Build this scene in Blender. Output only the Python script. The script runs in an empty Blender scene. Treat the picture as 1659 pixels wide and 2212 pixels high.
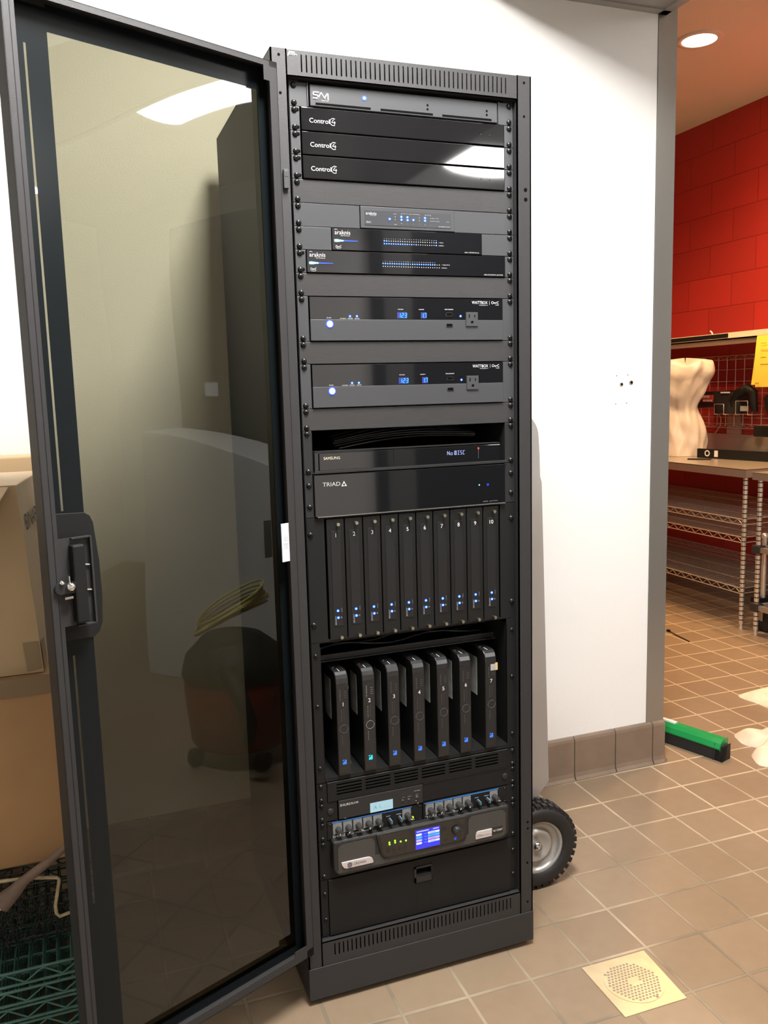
import bpy, math, random
from mathutils import Vector, Matrix
random.seed(7)
S = bpy.context.scene
COL = S.collection

# ------------------------------------------------------------------ camera, world, exposure
F_PX, W_PX = 1830.7, 1659.0
yaw, pitch, roll = -0.352130, -0.141407, 0.026922
cam_d = bpy.data.cameras.new('camera'); cam = bpy.data.objects.new('camera', cam_d); COL.objects.link(cam)
cam_d.sensor_fit = 'HORIZONTAL'; cam_d.sensor_width = 36.0; cam_d.lens = F_PX / W_PX * 36.0
cam_d.clip_start = 0.05; cam_d.clip_end = 60
M = Matrix.Rotation(yaw, 3, 'Z') @ Matrix.Rotation(pitch, 3, 'X') @ Matrix.Rotation(roll, 3, 'Y')
R = Matrix((M.col[0], M.col[2], -M.col[1])).transposed()
cam.matrix_world = Matrix.Translation((-0.683568, -1.670230, 1.333928)) @ R.to_4x4()
S.camera = cam
wd = bpy.data.worlds.new('world'); S.world = wd; wd.use_nodes = True
wd.node_tree.nodes['Background'].inputs[0].default_value = (1.0, .93, .85, 1)
wd.node_tree.nodes['Background'].inputs[1].default_value = 0.02
S.view_settings.view_transform = 'Standard'; S.view_settings.look = 'None'
S.view_settings.exposure = 0.0; S.view_settings.gamma = 1.0; S.view_settings.use_curve_mapping = False
L_ROOM_A, L_ROOM_B = 172.0, 17.0      # radiance of the two fluorescent diffusers
L_KITCHEN = 230.0                     # watts of each warm kitchen downlight

# ------------------------------------------------------------------ materials
def mat(name, col=(.5, .5, .5), rough=.5, metal=0, spec=.5, bump=0, bscale=200, var=0, vscale=6, emit=None, es=1.0, coat=0, aniso=None):
    m = bpy.data.materials.new(name); m.use_nodes = True
    nt = m.node_tree; b = nt.nodes['Principled BSDF']
    b.inputs['Base Color'].default_value = (*col, 1); b.inputs['Roughness'].default_value = rough
    b.inputs['Metallic'].default_value = metal; b.inputs['Specular IOR Level'].default_value = spec
    b.inputs['Coat Weight'].default_value = coat; b.inputs['Coat Roughness'].default_value = .05
    if emit:
        b.inputs['Emission Color'].default_value = (*emit, 1); b.inputs['Emission Strength'].default_value = es
    tc = nt.nodes.new('ShaderNodeTexCoord')
    if bump:
        n = nt.nodes.new('ShaderNodeTexNoise'); n.inputs['Scale'].default_value = bscale; n.inputs['Detail'].default_value = 3
        bp = nt.nodes.new('ShaderNodeBump'); bp.inputs['Strength'].default_value = bump; bp.inputs['Distance'].default_value = .002
        src = tc.outputs['Object']
        if aniso:
            mp = nt.nodes.new('ShaderNodeMapping'); mp.inputs['Scale'].default_value = aniso
            nt.links.new(src, mp.inputs[0]); src = mp.outputs[0]
        nt.links.new(src, n.inputs['Vector']); nt.links.new(n.outputs[0], bp.inputs['Height']); nt.links.new(bp.outputs[0], b.inputs['Normal'])
    if var:
        n = nt.nodes.new('ShaderNodeTexNoise'); n.inputs['Scale'].default_value = vscale; n.inputs['Detail'].default_value = 4
        r = nt.nodes.new('ShaderNodeMapRange'); r.inputs[1].default_value = .3; r.inputs[2].default_value = .7
        r.inputs[3].default_value = 1 - var; r.inputs[4].default_value = 1 + var
        mx = nt.nodes.new('ShaderNodeMix'); mx.data_type = 'RGBA'; mx.blend_type = 'MULTIPLY'; mx.inputs[0].default_value = 1
        mx.inputs[6].default_value = (*col, 1)
        src = tc.outputs['Object']
        if aniso:
            mp = nt.nodes.new('ShaderNodeMapping'); mp.inputs['Scale'].default_value = aniso
            nt.links.new(src, mp.inputs[0]); src = mp.outputs[0]
        nt.links.new(src, n.inputs['Vector']); nt.links.new(n.outputs[0], r.inputs[0]); nt.links.new(r.outputs[0], mx.inputs[7])
        nt.links.new(mx.outputs[2], b.inputs['Base Color'])
    return m

def glow(name, col, s):
    m = bpy.data.materials.new(name); m.use_nodes = True
    nt = m.node_tree; b = nt.nodes['Principled BSDF']
    b.inputs['Base Color'].default_value = (.02, .02, .02, 1)
    b.inputs['Emission Color'].default_value = (*col, 1); b.inputs['Emission Strength'].default_value = s
    return m

POW = mat('black_powder_coat', (.027, .026, .027), .5, spec=.38, bump=.25, bscale=900)
POWS = mat('darkened_side_powder_coat', (.010, .010, .011), .5, spec=.3)  # powder coat darkened to paint the shade on the left side panel
POWD = mat('black_powder_coat_smooth', (.022, .022, .023), .42, spec=.4)
BRUSH = mat('brushed_black_aluminium', (.050, .049, .050), .33, metal=.35, bump=.12, bscale=60, aniso=(1, 1, 40), var=.12, vscale=30)
BLK = mat('matt_black', (.009, .009, .009), .55, spec=.25)
DARK = mat('deep_black', (.003, .003, .003), .9, spec=.05)
GLOSS = mat('gloss_black_acrylic', (.007, .007, .008), .04, spec=.9, bump=.006, bscale=9)
SATIN = mat('satin_black_faceplate', (.018, .018, .019), .35, spec=.45)
SATIN2 = mat('satin_charcoal_faceplate', (.045, .046, .05), .38, spec=.5)
TEXB = mat('pebbled_black_plastic', (.014, .014, .0135), .42, spec=.5, bump=.5, bscale=700)
GREYP = mat('grey_speckled_plastic', (.048, .046, .042), .45, spec=.5, bump=.3, bscale=800, var=.25, vscale=400)
SCREWM = mat('black_oxide_screw', (.035, .034, .034), .25, metal=.7)
CHROME = mat('chrome', (.8, .8, .8), .15, metal=1)
ZINC = mat('plated_wire', (.80, .74, .64), .24, metal=.7)
NICK = mat('nickel_thumbscrew', (.55, .53, .43), .3, metal=1)
STEEL = mat('brushed_stainless', (.40, .385, .355), .27, metal=.72, bump=.05, bscale=40, aniso=(1, 1, 30))
STEELB = mat('stainless_worktop', (.42, .37, .31), .32, metal=.6, bump=.04, bscale=30, aniso=(20, 1, 1))
ALU = mat('satin_aluminium_sheet', (.46, .44, .42), .3, metal=.5, var=.05, vscale=8)
WHT = mat('white_print', (.75, .75, .75), .5)
GRYT = mat('grey_print', (.25, .25, .26), .5)
DIMT = mat('dim_grey_print', (.09, .1, .1), .5)
LEDB = glow('blue_led_glow', (.0, .07, 1), 2.2)  # emissive blue; wider discs of it paint the glow around LED cores
LEDC = glow('blue_led_core', (.15, .55, 1), 5)
LEDW = glow('white_blue_led', (.62, .72, 1), 1.9)
LEDG = glow('green_led', (.25, 1, .02), 2.5)
LEDY = glow('yellow_green_led', (.6, 1, .02), 1.6)
SEG = glow('blue_display_segment', (.0, .35, 1), 3.0)
SEGG = glow('blue_display_glow', (.0, .02, .55), .8)
VFD = glow('pale_violet_display', (.45, .5, 1), 1.3)
LCD = glow('pale_blue_lcd', (.42, .66, .74), .95)
SCRB = glow('blue_screen', (.03, .03, .9), 1.0)
SCRW = glow('white_screen_row', (.85, .9, 1), 1.0)
SCRC = glow('cyan_screen_row', (.05, .6, .95), 1.0)
SCRP = glow('pink_screen_row', (.75, .5, .95), 1.0)
STBL = glow('blue_set_top_light', (.03, .22, .95), 1.0)
STBC = glow('cyan_set_top_light', (.0, .75, .85), 1.1)
REDD = mat('red_dot', (.4, .06, .03), .4)
KNB = mat('knob_rubber', (.035, .035, .035), .45)
PLATE = mat('grey_knob_plate', (.2, .2, .2), .5, var=.2, vscale=300)
BLUS = mat('blue_stripe', (.03, .17, .5), .45)
BLUK = mat('blue_knob_line', (.12, .5, .75), .4)
BADGE = mat('silver_badge', (.62, .56, .56), .35, metal=.3)
STICK = mat('silver_grey_sticker', (.32, .33, .31), .5, var=.3, vscale=30)
LABW = mat('white_label', (.6, .62, .68), .5)
RUB = mat('tyre_rubber', (.012, .012, .013), .55, spec=.5, bump=.3, bscale=300)
HUBM = mat('painted_silver_hub', (.42, .42, .41), .3, metal=.6)
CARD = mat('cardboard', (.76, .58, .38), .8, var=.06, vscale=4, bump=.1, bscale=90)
CARDF = mat('darker_cardboard_front', (.46, .34, .20), .8, var=.12, vscale=3)  # carton front, a darker tone than its other faces
CARDO = mat('orange_brown_cardboard', (.42, .25, .12), .8, var=.08, vscale=4)
TAPE = mat('brown_packing_tape', (.27, .2, .11), .3)
INK = mat('black_ink', (.05, .05, .06), .7)
GREEN = mat('green_epoxy_wire', (.05, .15, .13), .3, spec=.6)
BWIRE = mat('black_wire', (.01, .01, .01), .3, spec=.6)
CREAM = mat('cream_coated_rod', (.5, .42, .27), .5, var=.3, vscale=60)
WOODG = mat('grimy_wood', (.2, .14, .11), .6, var=.15, vscale=40)
BRASS = mat('worn_brass', (.62, .50, .31), .38, metal=.45, var=.12, vscale=18)
BRASD = mat('dark_drain_slots', (.26, .2, .14), .6)
SQG = mat('green_plastic', (.01, .27, .07), .3)
SQR = mat('black_rubber', (.012, .012, .012), .6)
TOWEL = mat('white_towel', (.70, .63, .50), .95, bump=.7, bscale=160, var=.1, vscale=20)
YEL = mat('yellow_paper', (.92, .76, .09), .7)
REDS = mat('red_sticker', (.7, .08, .04), .5)
VACR = mat('dark_red_plastic', (.25, .02, .015), .35)
CORD = mat('yellow_cord', (.5, .42, .1), .5)
GREYS = mat('grey_enamel', (.62, .62, .60), .5)
BEIGE = mat('beige_edge', (.5, .4, .28), .6)
DGREEN = mat('dark_green_enamel', (.012, .03, .025), .4)
CEIL = mat('painted_ceiling', (.72, .74, .66), .8, var=.03, vscale=2)
CEILW = mat('white_painted_ceiling', (.7, .7, .68), .8)
SOFF = mat('grey_metal_soffit', (.36, .35, .33), .4, metal=.3, var=.06, vscale=3)
WALLW = mat('white_textured_wall', (.87, .86, .84), .45, bump=.35, bscale=240)
PLASTER = mat('raw_plaster', (.3, .24, .18), .9)
BASET = mat('brown_cove_tile', (.215, .155, .112), .35, var=.1, vscale=14)
GROUT = mat('grey_grout', (.2, .18, .14), .85)
BAGM = mat('creased_white_plastic_bag', (.62, .57, .52), .34, spec=.7, bump=.6, bscale=6)
_b = BAGM.node_tree.nodes['Principled BSDF']; _b.inputs['Subsurface Weight'].default_value = .0

def acrylic():
    m = bpy.data.materials.new('smoked_acrylic'); m.use_nodes = True; nt = m.node_tree; nt.nodes.clear()
    o = nt.nodes.new('ShaderNodeOutputMaterial'); t = nt.nodes.new('ShaderNodeBsdfTransparent'); g = nt.nodes.new('ShaderNodeBsdfGlossy')
    t.inputs[0].default_value = (.30, .287, .205, 1); g.inputs['Roughness'].default_value = .015; g.inputs[0].default_value = (.95, .98, 1, 1)
    f = nt.nodes.new('ShaderNodeFresnel'); f.inputs[0].default_value = 1.5
    tc = nt.nodes.new('ShaderNodeTexCoord'); n = nt.nodes.new('ShaderNodeTexNoise'); n.inputs['Scale'].default_value = 1.6; n.inputs['Detail'].default_value = 0
    bp = nt.nodes.new('ShaderNodeBump'); bp.inputs['Strength'].default_value = .6; bp.inputs['Distance'].default_value = .03
    mx = nt.nodes.new('ShaderNodeMixShader')
    nt.links.new(tc.outputs['Object'], n.inputs['Vector']); nt.links.new(n.outputs[0], bp.inputs['Height'])
    nt.links.new(bp.outputs[0], g.inputs['Normal'])
    dbl = nt.nodes.new('ShaderNodeMath'); dbl.operation = 'MULTIPLY'; dbl.inputs[1].default_value = 1.4; dbl.use_clamp = True   # both faces of the sheet reflect
    nt.links.new(f.outputs[0], dbl.inputs[0]); nt.links.new(dbl.outputs[0], mx.inputs[0]); nt.links.new(t.outputs[0], mx.inputs[1]); nt.links.new(g.outputs[0], mx.inputs[2])
    nt.links.new(mx.outputs[0], o.inputs[0]); return m
ACRY = acrylic()

def floor_mat():
    m = bpy.data.materials.new('quarry_tile_floor'); m.use_nodes = True; nt = m.node_tree; b = nt.nodes['Principled BSDF']
    N = nt.nodes.new; Lk = nt.links.new
    g = N('ShaderNodeNewGeometry'); sp = N('ShaderNodeSeparateXYZ'); Lk(g.outputs['Position'], sp.inputs[0])
    def mth(op, a, b_=None):
        n = N('ShaderNodeMath'); n.operation = op
        for i, v in enumerate((a, b_)):
            if v is None: continue
            if isinstance(v, (int, float)): n.inputs[i].default_value = v
            else: Lk(v, n.inputs[i])
        return n.outputs[0]
    dx = mth('SUBTRACT', sp.outputs[0], .9945); dy = mth('SUBTRACT', sp.outputs[1], .509)
    u = mth('DIVIDE', mth('ADD', dx, mth('MULTIPLY', dy, -.012)), .1555)
    v = mth('DIVIDE', mth('ADD', dy, mth('MULTIPLY', dx, .02)), .1625)
    def edge(w):
        f = mth('FRACT', w); d = mth('ABSOLUTE', mth('SUBTRACT', f, .5)); return d   # 0 centre .. .5 edge
    e = mth('MAXIMUM', edge(u), edge(v))
    nz = N('ShaderNodeTexNoise'); nz.inputs['Scale'].default_value = 3; nz.inputs['Detail'].default_value = 5
    Lk(g.outputs['Position'], nz.inputs['Vector'])
    nz2 = N('ShaderNodeTexNoise'); nz2.inputs['Scale'].default_value = 28; nz2.inputs['Detail'].default_value = 4
    Lk(g.outputs['Position'], nz2.inputs['Vector'])
    mr = N('ShaderNodeMapRange'); mr.inputs[1].default_value = .470; mr.inputs[2].default_value = .482; Lk(e, mr.inputs[0])
    cell = N('ShaderNodeCombineXYZ'); Lk(mth('FLOOR', u), cell.inputs[0]); Lk(mth('FLOOR', v), cell.inputs[1])
    wn = N('ShaderNodeTexWhiteNoise'); wn.noise_dimensions = '3D'; Lk(cell.outputs[0], wn.inputs['Vector'])
    tone = mth('ADD', mth('MULTIPLY', wn.outputs['Value'], .16), mth('ADD', mth('MULTIPLY', nz.outputs[0], .35), mth('MULTIPLY', nz2.outputs[0], .25)))
    cr = N('ShaderNodeValToRGB'); cr.color_ramp.elements[0].position = .2; cr.color_ramp.elements[0].color = (.205, .146, .094, 1)
    cr.color_ramp.elements[1].position = .65; cr.color_ramp.elements[1].color = (.285, .208, .138, 1); Lk(tone, cr.inputs[0])
    gr = N('ShaderNodeValToRGB'); gr.color_ramp.elements[0].position = .38; gr.color_ramp.elements[0].color = (.18, .145, .10, 1)
    gr.color_ramp.elements[1].position = .56; gr.color_ramp.elements[1].color = (.48, .39, .27, 1); Lk(mth('ADD', mth('MULTIPLY', nz.outputs[0], .6), mth('MULTIPLY', mth('MINIMUM', mth('ADD', mth('MULTIPLY', sp.outputs[0], .5), mth('ADD', sp.outputs[1], .8)), 3.0), .12)), gr.inputs[0])
    mx = N('ShaderNodeMix'); mx.data_type = 'RGBA'; Lk(mr.outputs[0], mx.inputs[0]); Lk(cr.outputs[0], mx.inputs[6]); Lk(gr.outputs[0], mx.inputs[7])
    Lk(mx.outputs[2], b.inputs['Base Color']); b.inputs['Roughness'].default_value = .42; b.inputs['Specular IOR Level'].default_value = .4
    bp = N('ShaderNodeBump'); bp.inputs['Strength'].default_value = .5; bp.inputs['Distance'].default_value = .002
    Lk(mth('SUBTRACT', mth('MULTIPLY', nz2.outputs[0], .3), mr.outputs[0]), bp.inputs['Height']); Lk(bp.outputs[0], b.inputs['Normal'])
    return m
FLOORM = floor_mat()

def red_block():
    m = bpy.data.materials.new('red_painted_block'); m.use_nodes = True; nt = m.node_tree; b = nt.nodes['Principled BSDF']
    N = nt.nodes.new; Lk = nt.links.new
    g = N('ShaderNodeNewGeometry'); sp = N('ShaderNodeSeparateXYZ'); Lk(g.outputs['Position'], sp.inputs[0])
    c = N('ShaderNodeCombineXYZ'); Lk(sp.outputs[1], c.inputs[0]); Lk(sp.outputs[2], c.inputs[1])
    br = N('ShaderNodeTexBrick'); Lk(c.outputs[0], br.inputs['Vector']); br.inputs['Scale'].default_value = 1
    br.inputs['Brick Width'].default_value = .406; br.inputs['Row Height'].default_value = .203; br.inputs['Mortar Size'].default_value = .003
    br.inputs['Mortar Smooth'].default_value = .4
    br.inputs['Color1'].default_value = (.44, .028, .022, 1); br.inputs['Color2'].default_value = (.37, .024, .019, 1); br.inputs['Mortar'].default_value = (.22, .01, .01, 1)
    nz = N('ShaderNodeTexNoise'); nz.inputs['Scale'].default_value = 60; Lk(g.outputs['Position'], nz.inputs['Vector'])
    Lk(br.outputs['Color'], b.inputs['Base Color']); b.inputs['Roughness'].default_value = .5
    bp = N('ShaderNodeBump'); bp.inputs['Strength'].default_value = .3; bp.inputs['Distance'].default_value = .003
    mm = N('ShaderNodeMath'); mm.operation = 'SUBTRACT'; Lk(nz.outputs[0], mm.inputs[0]); Lk(br.outputs['Fac'], mm.inputs[1])
    Lk(mm.outputs[0], bp.inputs['Height']); Lk(bp.outputs[0], b.inputs['Normal'])
    return m
REDW = red_block()

# ------------------------------------------------------------------ mesh helpers
class MB:
    def __init__(s): s.v = []; s.f = []; s.m = []; s.mats = []; s.cur = 0; s.sm = []
    def use(s, m):
        if m not in s.mats: s.mats.append(m)
        s.cur = s.mats.index(m); return s
    def add(s, vs, fs, sm=False):
        b = len(s.v); s.v += [tuple(q) for q in vs]
        for f in fs: s.f.append(tuple(b + i for i in f)); s.m.append(s.cur); s.sm.append(sm)
        return s
    def box(s, x0, x1, y0, y1, z0, z1):
        if x0 > x1: x0, x1 = x1, x0
        if y0 > y1: y0, y1 = y1, y0
        if z0 > z1: z0, z1 = z1, z0
        return s.add([(x0, y0, z0), (x1, y0, z0), (x1, y1, z0), (x0, y1, z0), (x0, y0, z1), (x1, y0, z1), (x1, y1, z1), (x0, y1, z1)],
                     [(0, 3, 2, 1), (4, 5, 6, 7), (0, 1, 5, 4), (1, 2, 6, 5), (2, 3, 7, 6), (3, 0, 4, 7)])
    def prism(s, pts, axis, a0, a1):        # pts 2-D polygon; axis 'x','y','z' is the extrusion direction
        def P(q, a):
            return {'x': (a, q[0], q[1]), 'y': (q[0], a, q[1]), 'z': (q[0], q[1], a)}[axis]
        n = len(pts); vs = [P(q, a0) for q in pts] + [P(q, a1) for q in pts]
        fs = [tuple(range(n)), tuple(range(2 * n - 1, n - 1, -1))] + [(i, i + n, (i + 1) % n + n, (i + 1) % n) for i in range(n)]
        return s.add(vs, fs)
    def cyl(s, c, r, h, axis='y', n=16, r2=None, a0=0):      # centre of one end, height along +axis
        r2 = r if r2 is None else r2; vs = []
        for k, (rr, hh) in enumerate(((r, 0), (r2, h))):
            for i in range(n):
                t = 2 * math.pi * i / n + a0; a, b = rr * math.cos(t), rr * math.sin(t)
                o = {'x': (hh, a, b), 'y': (a, hh, b), 'z': (a, b, hh)}[axis]
                vs.append((c[0] + o[0], c[1] + o[1], c[2] + o[2]))
        s.add(vs, [(i, (i + 1) % n, (i + 1) % n + n, i + n) for i in range(n)], sm=n > 8)
        return s.add(vs, [tuple(range(n)), tuple(range(2 * n - 1, n - 1, -1))])
    def lathe(s, c, prof, axis='y', n=24, a0=0, a1=2 * math.pi):     # prof: (radius, along)
        full = abs(a1 - a0 - 2 * math.pi) < 1e-6; m = n if full else n + 1; vs = []
        for rr, hh in prof:
            for i in range(m):
                t = a0 + (a1 - a0) * i / n; a, b = rr * math.cos(t), rr * math.sin(t)
                o = {'x': (hh, a, b), 'y': (a, hh, b), 'z': (a, b, hh)}[axis]
                vs.append((c[0] + o[0], c[1] + o[1], c[2] + o[2]))
        fs = []
        for k in range(len(prof) - 1):
            for i in range(n):
                j = (i + 1) % m
                fs.append((k * m + i, k * m + j, (k + 1) * m + j, (k + 1) * m + i))
        return s.add(vs, fs, sm=True)
    def tube(s, pts, r, n=8, closed=False):
        P = [Vector(q) for q in pts]; N_ = len(P); vs = []; up = None
        for i in range(N_):
            if closed: d = P[(i + 1) % N_] - P[i - 1]
            else: d = P[min(i + 1, N_ - 1)] - P[max(i - 1, 0)]
            d.normalize()
            if up is None:
                up = Vector((0, 0, 1)) if abs(d.z) < .9 else Vector((1, 0, 0))
            a = up - d * up.dot(d)
            if a.length < 1e-5: a = Vector((1, 0, 0)) - d * d.x
            a.normalize(); b = d.cross(a); up = a
            rr = r[i] if isinstance(r, (list, tuple)) else r
            for k in range(n):
                t = 2 * math.pi * k / n; vs.append(P[i] + a * rr * math.cos(t) + b * rr * math.sin(t))
        fs = []
        for i in range(N_ if closed else N_ - 1):
            j = (i + 1) % N_
            for k in range(n): l = (k + 1) % n; fs.append((i * n + k, i * n + l, j * n + l, j * n + k))
        s.add(vs, fs, sm=True)
        if not closed: s.add(vs, [tuple(range(n - 1, -1, -1)), tuple(range((N_ - 1) * n, N_ * n))])
        return s
    def quad(s, a, b, c, d): return s.add([a, b, c, d], [(0, 1, 2, 3)])
    def stroke(s, pts, w, y, t=.0006):      # flat stroke in the xz plane at y (front face towards -y)
        for (x0, z0), (x1, z1) in zip(pts[:-1], pts[1:]):
            d = Vector((x1 - x0, z1 - z0)); L = d.length or 1e-6; nx, nz = -d.y / L * w / 2, d.x / L * w / 2
            s.prism([(x0 + nx, z0 + nz), (x0 - nx, z0 - nz), (x1 - nx, z1 - nz), (x1 + nx, z1 + nz)], 'y', y - t, y)
        return s
    def disc(s, x, z, r, y, t=.0008, n=14): return s.cyl((x, y - t, z), r, t, 'y', n)
    def ring(s, x, z, r, w, y, a0=0, a1=360, t=.0006, n=20):
        pts = [(x + r * math.cos(math.radians(a0 + (a1 - a0) * i / n)), z + r * math.sin(math.radians(a0 + (a1 - a0) * i / n))) for i in range(n + 1)]
        return s.stroke(pts, w, y, t)
    def sheet(s, f, nu, nv):
        vs = [f(i / nu, j / nv) for j in range(nv + 1) for i in range(nu + 1)]
        return s.add(vs, [(j * (nu + 1) + i, j * (nu + 1) + i + 1, (j + 1) * (nu + 1) + i + 1, (j + 1) * (nu + 1) + i) for j in range(nv) for i in range(nu)], sm=True)
    def pieces(s, name, m, parent, bevel=0):      # every box of the builder as its own object
        for k in range(0, len(s.v), 8):
            q = MB(); q.add(s.v[k:k + 8], [tuple(i - k for i in f) for f in s.f if k <= f[0] < k + 8]); q.build(name, m, parent, bevel)
    def build(s, name, m=None, parent=None, bevel=0, local=False):
        off = Vector((0, 0, 0))
        if not local:
            q = parent
            while q is not None: off += Vector(q.location); q = q.parent
        me = bpy.data.meshes.new(name)
        me.from_pydata([tuple(Vector(q) - off) for q in s.v], [], s.f)
        if m is not None and not s.mats: me.materials.append(m)
        for k in s.mats: me.materials.append(k)
        if s.mats: me.polygons.foreach_set('material_index', s.m)
        me.polygons.foreach_set('use_smooth', s.sm); me.update()
        o = bpy.data.objects.new(name, me); COL.objects.link(o); o.parent = parent
        if bevel:
            b = o.modifiers.new('bevel', 'BEVEL'); b.width = bevel; b.segments = 2; b.limit_method = 'ANGLE'; b.angle_limit = math.radians(50)
        return o

_tc = {}
def glyphs(string):
    if string not in _tc:
        c = bpy.data.curves.new('t', 'FONT'); c.body = string; c.resolution_u = 3
        o = bpy.data.objects.new('t', c); COL.objects.link(o)
        dg = bpy.context.evaluated_depsgraph_get(); dg.update()
        me = bpy.data.meshes.new_from_object(o.evaluated_get(dg))
        vs = [tuple(v.co) for v in me.vertices]; fs = [tuple(p.vertices) for p in me.polygons]
        x0 = min(v[0] for v in vs); x1 = max(v[0] for v in vs); y0 = min(v[1] for v in vs); y1 = max(v[1] for v in vs)
        bpy.data.objects.remove(o); bpy.data.curves.remove(c); bpy.data.meshes.remove(me)
        _tc[string] = (vs, fs, x0, x1, y0, y1)
    return _tc[string]
def text(mb, string, x, z, h, w=None, y=0, rot=0, center=False, frame=None):
    """lettering in the xz plane reading along +x; lower-left corner (x, z), height h, width w"""
    vs, fs, x0, x1, y0, y1 = glyphs(string); k = h / (y1 - y0); kx = k if w is None else w / (x1 - x0)
    out = []; cr, sr = math.cos(math.radians(rot)), math.sin(math.radians(rot)); ww = (x1 - x0) * kx
    for a, b, _ in vs:
        p_, q_ = (a - x0) * kx - (ww / 2 if center else 0), (b - y0) * k
        p_, q_ = p_ * cr - q_ * sr, p_ * sr + q_ * cr
        out.append(frame(x + p_, z + q_) if frame else (x + p_, y, z + q_))
    mb.add(out, fs)
    return mb

def thing(name, loc, label, cat, group=None):
    o = bpy.data.objects.new(name, None); COL.objects.link(o); o.location = loc; o.empty_display_size = .05
    return tag(o, label, cat, group)
def tag(o, label, cat, group=None, kind=None):
    o['label'] = label; o['category'] = cat
    if group: o['group'] = group
    if kind: o['kind'] = kind
    return o
def struct(o): o['kind'] = 'structure'; return o
def plabel(o, l): o['label'] = l; return o
def ZU(u): return 1.925 - .04445 * u

# screw mesh shared by every rack screw
_s = MB().use(SCREWM)
_s.lathe((0, 0, 0), [(.0002, -.0045), (.003, -.0041), (.005, -.0026), (.0058, -.0006), (.006, 0)], 'y', 14)
_s.use(DARK).box(-.0022, .0022, -.0049, -.0038, -.0005, .0005).box(-.0005, .0005, -.0049, -.0038, -.0022, .0022)
_proto = _s.build('screw'); SCREW = _proto.data; bpy.data.objects.remove(_proto)
def screw(parent, x, z, y=-.003, sc=1):
    o = bpy.data.objects.new('screw', SCREW); COL.objects.link(o); o.parent = parent
    o.location = Vector((x, y, z)) - Vector(parent.location); o.scale = (sc, sc, sc); return o
def screws(parent, zs, y=-.003, sc=1):
    for z in zs:
        for sx in (-.2325, .2325): screw(parent, sx, z, y, sc)

# ------------------------------------------------------------------ the setting
struct(MB().box(-2.2, 3.62, -3.6, 5.2, -.06, 0).build('floor', FLOORM))
WY = .70
w = MB().box(-2.2, 1.222, WY, WY + .13, 0, 3.04); struct(w.build('wall_back', WALLW))
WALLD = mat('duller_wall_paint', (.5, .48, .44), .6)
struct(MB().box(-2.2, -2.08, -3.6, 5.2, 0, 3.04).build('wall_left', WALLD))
struct(MB().box(-2.2, 3.6, -3.6, -3.48, 0, 3.04).build('wall_front', WALLW))
dm = MB().use(BLK).box(1.15, 1.22, -3.48, -3.42, 0, 2.5).box(2.2, 2.28, -3.48, -3.42, 0, 2.5).box(1.15, 2.28, -3.48, -3.42, 2.44, 2.5)
dm.use(mat('grey_door_leaf', (.22, .22, .21), .5)).box(1.22, 1.42, -3.47, -3.44, 0, 2.44).use(BLK).box(1.42, 2.2, -3.475, -3.46, 0, 2.44)
struct(dm.build('door_1'))
struct(MB().box(3.42, 3.6, .6, 5.2, 0, 3.04).build('wall_right_kitchen', REDW))
struct(MB().box(3.42, 3.6, -3.48, .6, 0, 3.04).build('wall_right', WALLW))
struct(MB().box(-2.2, 3.6, 5.08, 5.2, 0, 3.04).build('wall_kitchen_back', REDW))
struct(MB().box(-2.2, 3.6, .45, 5.2, 3.04, 3.1).build('ceiling_kitchen', CEIL))
cm = MB().box(-2.2, 3.6, -3.6, .6, 2.75, 2.81).box(-2.2, 1.24, .54, .70, 2.75, 2.81); struct(MB().box(1.24, 3.6, .54, .6, 2.81, 3.04).build('wall_header', CEILW))
struct(cm.build('ceiling', CEILW))
# metal soffit that drops below the ceiling up to the opening
sf = MB().use(SOFF).box(.50, 1.18, -3.48, WY, 2.489, 2.75)
sf.box(1.150, 1.182, -3.48, WY, 2.485, 2.492).box(.50, 1.18, WY - .03, WY, 2.485, 2.492)
struct(sf.build('trim_1', SOFF))
# stainless corner guard wrapping the wall end
cg = MB().box(1.152, 1.2245, WY - .0022, WY, .15, 2.489).box(1.222, 1.2245, WY, WY + .075, .15, 3.04).box(1.152, 1.1535, WY - .0034, WY, .15, 2.489).box(1.16, 1.2245, WY - .0022, WY, 2.489, 3.04)
struct(cg.build('trim_2', STEEL))
# the cove base tiles
bt = MB().use(GROUT).box(-2.08, 1.21, WY - .010, WY, 0, .146)
bt.use(BASET)
def cove(mb, x0, x1):
    prof = [(WY, 0), (WY - .026, 0), (WY - .026, .003), (WY - .019, .012), (WY - .016, .026), (WY - .016, .138), (WY - .0135, .147), (WY - .007, .151), (WY, .152)]
    mb.prism(prof, 'x', x0, x1)
edges = [.849 - .1553 * k for k in range(19, 0, -1)] + [.849, 1.014, 1.170]
for a, b in zip(edges[:-1], edges[1:]): cove(bt, a + .0022, b - .0022)
cove(bt, 1.1722, 1.215)
bt.lathe((1.215, WY, 0), [(.026, 0), (.026, .003), (.019, .012), (.016, .026), (.016, .138), (.0135, .147), (.007, .151), (0, .152)], 'z', 8, -math.pi / 2, 0)
bt.prism([(1.215, WY), (1.231, WY), (1.231, WY + .13), (1.215, WY + .13)], 'z', 0, .148)
struct(bt.build('baseboard_back', BASET))
bk = MB().prism([(3.42, 0), (3.40, 0), (3.404, .015), (3.405, .145), (3.42, .15)], 'y', .6, 5.08)
struct(bk.build('baseboard_right', BASET))
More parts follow.
